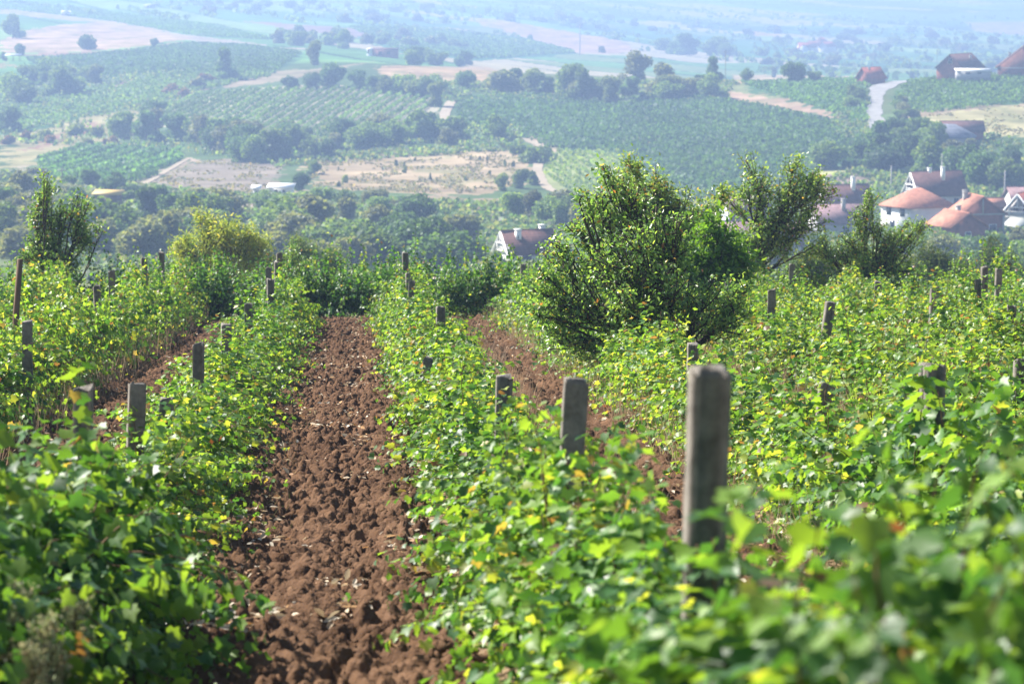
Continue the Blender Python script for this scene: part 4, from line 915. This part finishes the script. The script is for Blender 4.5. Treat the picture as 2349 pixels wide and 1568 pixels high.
# ------------------------------------------------------------------ houses
def roof_slab(g, a, b, c, d, t=.18):
    P = np.array([a, b, c, d], float); n = nrm(np.cross(P[1] - P[0], P[3] - P[0])); n = n if n[2] > 0 else -n
    V = np.concatenate([P, P + n * t]); g.add(V, np.array([(0,3,2,1),(4,5,6,7),(0,1,5,4),(1,2,6,5),(2,3,7,6),(3,0,4,7)]))
def bar(g, a, b, r=.12):
    g.tube(np.array([a, b], float), r, 4)
def house(name, label, x, y, clear, L, W, rh, yaw, wallm, roofm, Y=None, hip=False, over=.5, windows=(), chimneys=(), aframe=False, frame=False, ymin=300, door=True, smallwin=False):
    """print pixel (x,y) = eave at the building's centre; L along the ridge, W across, metres; yaw of ridge from X axis"""
    p = place(x, y, clear, ymin)
    if Y: p = at(x, y, Y); p[2] -= clear
    root = empty(name, p, math.radians(yaw)); he = clear; wm = M[wallm]
    hl, hw = L / 2, W / 2; g = Geo()
    if hip: g.box((-hl, -hw, -2), (hl, hw, he))
    else:
        x0 = -hl + (1.6 if aframe else 0)
        V = [(xx, yy, zz) for xx in (-hl, hl) for yy, zz in ((-hw, -2), (hw, -2), (hw, he), (0, he + rh - .05), (-hw, he))]
        if aframe:
            g.box((-hl, -hw, -2), (hl, hw, he)); V = [(xx, yy, zz) for xx in (x0, hl) for yy, zz in ((-hw + .1, he - .5), (hw - .1, he - .5), (hw - .1, he - .02), (0, he + rh - .1), (-hw + .1, he - .02))]
        g.add(V, [np.array([(4,3,2,1,0),(5,6,7,8,9)]), np.array([(0,1,6,5),(1,2,7,6),(2,3,8,7),(3,4,9,8),(4,0,5,9)])])
    g.build('wall', wm, root, False, False)
    r = Geo(); o = over; sl = rh / hw; ez = he - o * sl
    if hip:
        rl = max(hl - hw, .3)
        e = [(-hl - o, -hw - o, ez), (hl + o, -hw - o, ez), (hl + o, hw + o, ez), (-hl - o, hw + o, ez), (-rl, 0, he + rh), (rl, 0, he + rh)]
        e2 = [(q[0], q[1], q[2] - .2) for q in e[:4]]
        r.add(e + e2, [np.array([(0,1,5,4),(2,3,4,5),(0,6,7,1),(1,7,8,2),(2,8,9,3),(3,9,6,0),(9,8,7,6)]), np.array([(1,2,5),(3,0,4)])])
    else:
        roof_slab(r, (-hl - o, -hw - o, ez), (hl + o, -hw - o, ez), (hl + o, 0, he + rh), (-hl - o, 0, he + rh))
        roof_slab(r, (-hl - o, hw + o, ez), (-hl - o, 0, he + rh), (hl + o, 0, he + rh), (hl + o, hw + o, ez))
        r.tube([(-hl - o, 0, he + rh + .17), (hl + o, 0, he + rh + .17)], .14, 6)
    ro = r.build('roof', M[roofm], root, False, False)
    for (cx_, cy_, ch) in chimneys:
        c = Geo(); zt = he + rh * (1 - abs(cy_) / hw); c.box((cx_ - .35, cy_ - .35, zt - .6), (cx_ + .35, cy_ + .35, zt + ch)); c.box((cx_ - .45, cy_ - .45, zt + ch), (cx_ + .45, cy_ + .45, zt + ch + .15))
        c.build('chimney', M['white' if wallm in ('white',) or aframe else 'concrete2'], ro, False, False)
    def win(wx, wy, wz, ww, wh, face):
        f = Geo(); q = Geo()
        if face == 'f': f.box((wx - ww / 2 - .1, -hw - .06, wz - .1), (wx + ww / 2 + .1, -hw + .05, wz + wh + .1)); q.box((wx - ww / 2, -hw - .09, wz), (wx + ww / 2, -hw - .055, wz + wh))
        if face == 'g': f.box((-hl - .06, wy - ww / 2 - .1, wz - .1), (-hl + .05, wy + ww / 2 + .1, wz + wh + .1)); q.box((-hl - .09, wy - ww / 2, wz), (-hl - .055, wy + ww / 2, wz + wh))
        fo = f.build('window', M['white'] if wallm != 'white' else M['wood'], root, False, False); q.build('pane', M['glass'], fo, False, False)
    for wdw in windows: win(*wdw)
    if aframe:
        b_ = Geo(); xe = -hl - o
        for s_ in (-1, 1): b_.tube([(xe, s_ * (hw + o), ez), (xe, 0, he + rh)], .2, 4)
        b_.tube([(xe, -hw * .55, he + rh * .42), (xe, hw * .55, he + rh * .42)], .13, 4); b_.tube([(xe, 0, he + rh * .42), (xe, 0, he + rh)], .12, 4)
        for s_ in (-1, 1): b_.tube([(xe, s_ * hw * .45, he), (xe, s_ * hw * .45, he + rh * .45)], .1, 4)
        b_.build('gable_frame', M['white'], root, False, False)
        bl_ = Geo(); bl_.box((-hl - .3, -hw * .95, he + .85), (-hl - .15, hw * .95, he + 1.0)); bl_.box((-hl - .35, -hw, he - .15), (x0, hw, he + .02))
        for k in np.linspace(-hw * .93, hw * .93, int(W / .3)): bl_.box((-hl - .28, k - .07, he + .02), (-hl - .17, k + .07, he + .85))
        bl_.build('balcony', M['white'], root, False, False)
        dd = Geo(); dd.box((x0 - .05, -1.5, he + .1), (x0 + .02, -.5, he + 2.1)); dd.box((x0 - .05, .3, he + .7), (x0 + .02, 1.4, he + 1.9)); dd.build('balcony_door', M['dark'], root, False, False)
    if frame:   # concrete ring beams and columns on bare brick
        b_ = Geo()
        b_.box((-hl - .04, -hw - .04, he - .3), (hl + .04, hw + .04, he - .02))
        for q in (-hl + .15, hl - .15):
            for t in (-hw + .15, hw - .15): b_.box((q - .2, t - .2, -2), (q + .2, t + .2, he - .3))
        if not hip: b_.box((-hl - .03, -.15, he - .02), (-hl + .2, .15, he + rh - .3)); 
        b_.build('concrete_frame', M['concrete2'], root, False, False)
    print('HOUSE', name, 'D', round(p[1]), 'at', np.round(p, 1))
    tag(root, label, 'house'); return root
# yaw: ridge direction; gable end at local -X
house('house', 'white two-storey house with bright orange hipped roof in the village at right', 2104, 466, 5.2, 10.5, 8.5, 2.9, 32, 'white', 'tile_orange', hip=True, windows=[(-3,0,1,1.2,1.3,'f'),(2.5,0,1,1.2,1.3,'f'),(0,-2,3.2,1.2,1.3,'g'),(0,2,3.2,1.2,1.3,'g'),(0,1,.8,1.2,1.3,'g')], chimneys=[(1,1.5,.9)])
house('house', 'large A-frame gabled house with dark brown roof and white balcony behind the orange roofs', 2146, 441, 3.2, 11, 7.5, 4.3, 18, 'cream', 'tile_brown', aframe=True, chimneys=[(1.0,-1.3,2.6),(-1.5,0,.8)], windows=[(0,0,1,1.2,1.2,'f'),(3,0,1,1.2,1.2,'f')])
house('house', 'unrendered red brick house with orange roof, gable facing the viewer, right of the white house', 2240, 486, 4.2, 6.5, 8.5, 3.0, 102, 'brick', 'tile_orange', frame=True, chimneys=[(3.4,1.0,1.4),(2.4,1.4,1.4)], windows=[(0,-2,.8,1.3,1.3,'g'),(0,2,.8,1.3,1.3,'g')])
house('outbuilding', 'low brick outbuilding with small orange roof right of the brick house', 2270, 470, 2.4, 5, 4, 1.3, 10, 'brick', 'tile_orange')
house('house', 'lower orange-roofed brick house in front with dark eaves and squat chimney', 2195, 514, 3.0, 7.5, 7, 2.2, 114, 'brick', 'tile_orange', chimneys=[(1.2,-1.0,1.5)], windows=[(0,0,.8,1.1,1.1,'g')])
house('house', 'brown-roofed house with white gable left of the white house', 1935, 466, 3.6, 9.5, 7.5, 3.6, 14, 'white', 'tile_brown', chimneys=[(1.6,-1.0,2.6)], windows=[(0,0,3.8,1.2,1.2,'g'),(-2,0,1,1.2,1.2,'f'),(2,0,1,1.2,1.2,'f')])
house('house', 'house with faded mauve roof and short chimney below the brown-roofed house', 1925, 505, 3.0, 10, 8, 3.0, 12, 'lilac', 'tile_mauve', chimneys=[(.3,-1.4,2.0)], windows=[(0,0,1,1.2,1.2,'f')])
house('house', 'A-frame house with white gable truss seen between the dark bush and pear tree', 1712, 492, 3.0, 8, 6.5, 3.6, 12, 'white', 'tile_brown', aframe=True, windows=[(1,0,.8,1.1,1.1,'f')])
house('house', 'wide house with dull pink roof hidden behind the pear tree', 1680, 560, 3.5, 14, 9, 3.4, 8, 'lilac', 'tile_mauve', windows=[(-3,0,1,1.2,1.2,'f'),(3,0,1,1.2,1.2,'f')])
house('house', 'low house with pinkish roof between the pear tree and the thin tree', 1810, 552, 3.2, 8, 7, 2.6, 60, 'white', 'tile_mauve', windows=[(0,0,1,1.2,1.2,'f')])
house('house', 'lone house with maroon roof and two chimneys in the valley wood at centre', 1208, 572, 2.7, 6.6, 5.6, 2.5, 20, 'white', 'tile_brown', aframe=True, chimneys=[(-1.6,-1.0,1.2),(2.4,.4,1.0)], windows=[(-1,0,1,1.1,1.2,'f')])
house('house', 'A-frame house with white balcony cut by the right picture edge', 2352, 492, 3.2, 9, 7, 4.2, 62, 'white', 'tile_red', aframe=True)
house('house', 'brown-roofed house just left of the last village house at the right edge', 2362, 452, 3.0, 9, 7, 2.0, 5, 'cream', 'tile_mauve')
house('house', 'house with blue-grey sheet hipped roof between trees above the village', 2160, 310, 3.0, 17, 10, 3.0, -12, 'lilac', 'tile_grey', hip=True, windows=[(-3,0,.8,1.2,1.2,'f')])
house('house', 'dull red roofed house adjoining the grey roof behind it', 2205, 298, 3.6, 11, 7, 2.2, 0, 'brick', 'tile_brown')
house('house', 'small house with orange roof slope on the ridge at the top of the road', 1998, 177, 1.6, 7.5, 6, 3.2, 35, 'brick', 'tile_red', Y=972, chimneys=[(-1.5,-.6,.8)])
house('house', 'brick house with brown roof and round attic window on the ridge, right of the pole', 2203, 154, 2.6, 13, 10.5, 4.3, 50, 'brick', 'tile_brown', Y=955, chimneys=[(3.0,-2.0,1.2)], windows=[(0,.0,4.0,1.5,1.6,'g')])
house('house', 'large unfinished brick house with concrete frame cut by the right edge on the ridge', 2350, 153, 3.0, 14, 18, 7.0, 80, 'brick', 'tile_brown', Y=960, frame=True, chimneys=[(2,5,1.5)])
def flatb(name, label, x, y, clear, L, W, yaw, wallm, roofm, open_=False, Y=None, ymin=300, cat='shed'):
    p = place(x, y, clear, ymin)
    if Y: p = at(x, y, Y); p[2] -= clear
    root = empty(name, p, math.radians(yaw)); g = Geo(); hl, hw = L / 2, W / 2
    if open_:
        for a in (-hl + .2, 0, hl - .2):
            for b_ in (-hw + .2, hw - .2): g.box((a - .1, b_ - .1, -1), (a + .1, b_ + .1, clear))
        g.build('support', M[wallm], root, False, False)
    else:
        g.box((-hl, -hw, -1.5), (hl, hw, clear)); g.build('wall', M[wallm], root, False, False)
        w2 = Geo(); w2.box((-hl * .5, -hw - .06, clear * .25), (-hl * .2, -hw + .02, clear * .8)); w2.build('door', M['dark'], root, False, False)
        w3 = Geo(); w3.box((hl * .2, -hw - .06, clear * .4), (hl * .45, -hw + .02, clear * .75)); w3.build('window', M['dark'], root, False, False)
    r = Geo(); V = np.array([(-hl - .4, -hw - .4, clear), (hl + .4, -hw - .4, clear), (hl + .4, hw + .4, clear + .5), (-hl - .4, hw + .4, clear + .5)]); roof_slab(r, *V, t=.25)
    r.build('roof', M[roofm], root, False, False); tag(root, label, cat); return root
o = flatb('farm_building', 'low dark red brick building with a white left end on the skyline', 884, 114, 3.6, 12, 7, -4, 'brick', 'tile_brown', cat='farm building')
g = Geo(); g.box((-8.6, -3.6, -1.5), (-6.02, 3.2, 2.0)); g.build('white_annex', M['white'], o, False, False); g = Geo(); g.box((-8.7, -3.7, 2.0), (-6.02, 3.3, 4.2)); g.build('upper_block', M['white'], o, False, False)
g = Geo(); g.box((-8.0, -3.78, 2.3), (-7.2, -3.65, 4.0)); g.build('red_panel', M['tile_red'], o, False, False)
flatb('shelter', 'flat pale-roofed open shelter at the left edge under the wheat field', 30, 128, 2.4, 6.5, 4, 0, 'wood', 'steel', True, cat='shelter')
flatb('shed', 'small blue-grey shed among the far fields at upper left', 344, 12, 2.6, 9, 5, 0, 'steel', 'steel', ymin=1300)
flatb('shed', 'long low white shed roof left of the dark upright tree', 645, 430, 1.6, 5.0, 3.5, -3, 'white', 'white')
flatb('shed', 'little white hut left of the long white shed', 588, 433, 1.3, 1.3, 1.5, 0, 'white', 'white')
flatb('shed', 'low shed with white roof in front of the ridge brick house', 2232, 163, 1.4, 11, 4, 0, 'lilac', 'white', Y=940)
flatb('shed', 'narrow ochre roofed shed deep in the left valley wood', 248, 446, 3.2, 4.6, 2.5, -6, 'wood', 'yellow')
# far village beyond the ridge
for i, (x, y, wd, wl, rf, lb) in enumerate([(1850,108,14,'cream','tile_red','tiny pale house left in the far hazy hamlet'),(1868,104,12,'white','tile_orange','tiny white house in the middle of the far hazy hamlet'),(1898,106,13,'cream','tile_red','tiny house at the right of the far hazy hamlet'),(1884,96,10,'brick','tile_red','tiny tall reddish house standing highest in the far hazy hamlet'),(1842,112,10,'white','tile_red','tiny white house lowest in the far hazy hamlet')]):
    house('house', lb, x, y, 6, wd, 9, 3.5, 10 + 20 * i, wl, rf, ymin=1300)
# poles
def pole(x, yt, yb, m, label, arm=True, r=.16, ymin=300):
    p = place(x, yb, 0, ymin); h = (yb - yt) * p[1] / F; root = empty('utility_pole', p); g = Geo(); g.tube([(0, 0, -.5), (0, 0, h)], [r, r * .6], 8); g.build('pole', M[m], root, True, False)
    if arm:
        a = Geo(); a.box((-.9, -.06, h - .7), (.9, .06, h - .55)); a.build('crossarm', M[m], root, False, False)
        for q in (-.75, 0, .75):
            k = Geo(); k.tube([(q, 0, h - .55), (q, 0, h - .3)], .06, 6); k.build('insulator', M['white'], root, False, False)
    tag(root, label, 'utility pole', 'utility poles')
pole(2149, 106, 170, 'wood', 'dark pole on the ridge left of the brick house with attic window')
pole(2044, 379, 432, 'concrete2', 'pale concrete pole left of the A-frame house', False, .22)
pole(2160, 353, 420, 'concrete2', 'pale concrete pole rising behind the A-frame house roof', False, .2)
pole(2304, 390, 462, 'concrete2', 'slim pale pole right of the brick house', False, .2)
pole(1664, 116, 190, 'wood', 'dark pole on the ridge beside the left ridge tree', True, .14)
pole(2002, 100, 180, 'concrete2', 'faint thin pole above the small orange-roofed house', True, .14)
pole(143, 384, 440, 'wood', 'slim pole in front of the small sloping vineyard at left', True, .13)
pole(1330, 56, 128, 'concrete2', 'faint distant pylon above the pink field', True, .4, 1300)
# white van on the farm road
p = place(153, 36, 0); root = empty('van', p, math.radians(-10))
g = Geo(); g.box((-2.4, -1, .45), (1.2, 1, 2.3)); v = [(1.2,-1,.45),(2.6,-1,.45),(2.6,1,.45),(1.2,1,.45),(1.2,-1,2.3),(2.5,-1,1.25),(2.5,1,1.25),(1.2,1,2.3)]
g.add(v, np.array([(0,3,2,1),(4,5,6,7),(0,1,5,4),(1,2,6,5),(2,3,7,6),(3,0,4,7)])); g.build('body', M['white'], root, False, False)
for x_ in (-1.5, 1.6):
    for y_ in (-1.02, .82):
        k = Geo(); k.tube([(x_, y_, .4), (x_, y_ + .2, .4)], .4, 12); k.build('wheel', M['dark'], root, False, False)
k = Geo(); k.box((.9, -1.03, 1.35), (1.6, -1.0, 1.95)); k.build('side_window', M['glass'], root, False, False)
root.scale = (1.5, 1.5, 1.5)
tag(root, 'white van parked on the farm road at the top left', 'van')

for mx_, lst_ in PROT.items():
    for o in lst_:
        if 'label' not in o:
            for ch in list(o.children): bpy.data.objects.remove(ch)
            bpy.data.objects.remove(o)
for k_, pool in list(FP.items()) + list(SH.items()):
    for o in pool:
        if o.name not in fused and 'label' not in o:
            for ch in list(o.children): bpy.data.objects.remove(ch)
            bpy.data.objects.remove(o)

# ------------------------------------------------------------------ haze
hm = bpy.data.materials.new('haze'); hm.use_nodes = True; t = hm.node_tree
for n_ in list(t.nodes):
    if n_.type == 'BSDF_PRINCIPLED': t.nodes.remove(n_)
pv = t.nodes.new('ShaderNodeVolumePrincipled'); pv.inputs['Color'].default_value = (.46, .64, 1.0, 1); pv.inputs['Density'].default_value = 0.00046; pv.inputs['Anisotropy'].default_value = 0.3
t.links.new(pv.outputs[0], t.nodes['Material Output'].inputs['Volume'])
zmin = min(ZZ.min(), GZ.min()) - 1.5; zmax = max(CZ, ZZ.max(), GZ.max()) + 14
g = Geo(); g.box((-11600, -80, zmin), (11600, 9600, zmax))
tag(g.build('haze', hm, None, False, False), 'thin blue summer haze hanging over the valley', 'haze', kind='stuff')
print('land z', ZZ.min(), ZZ.max())
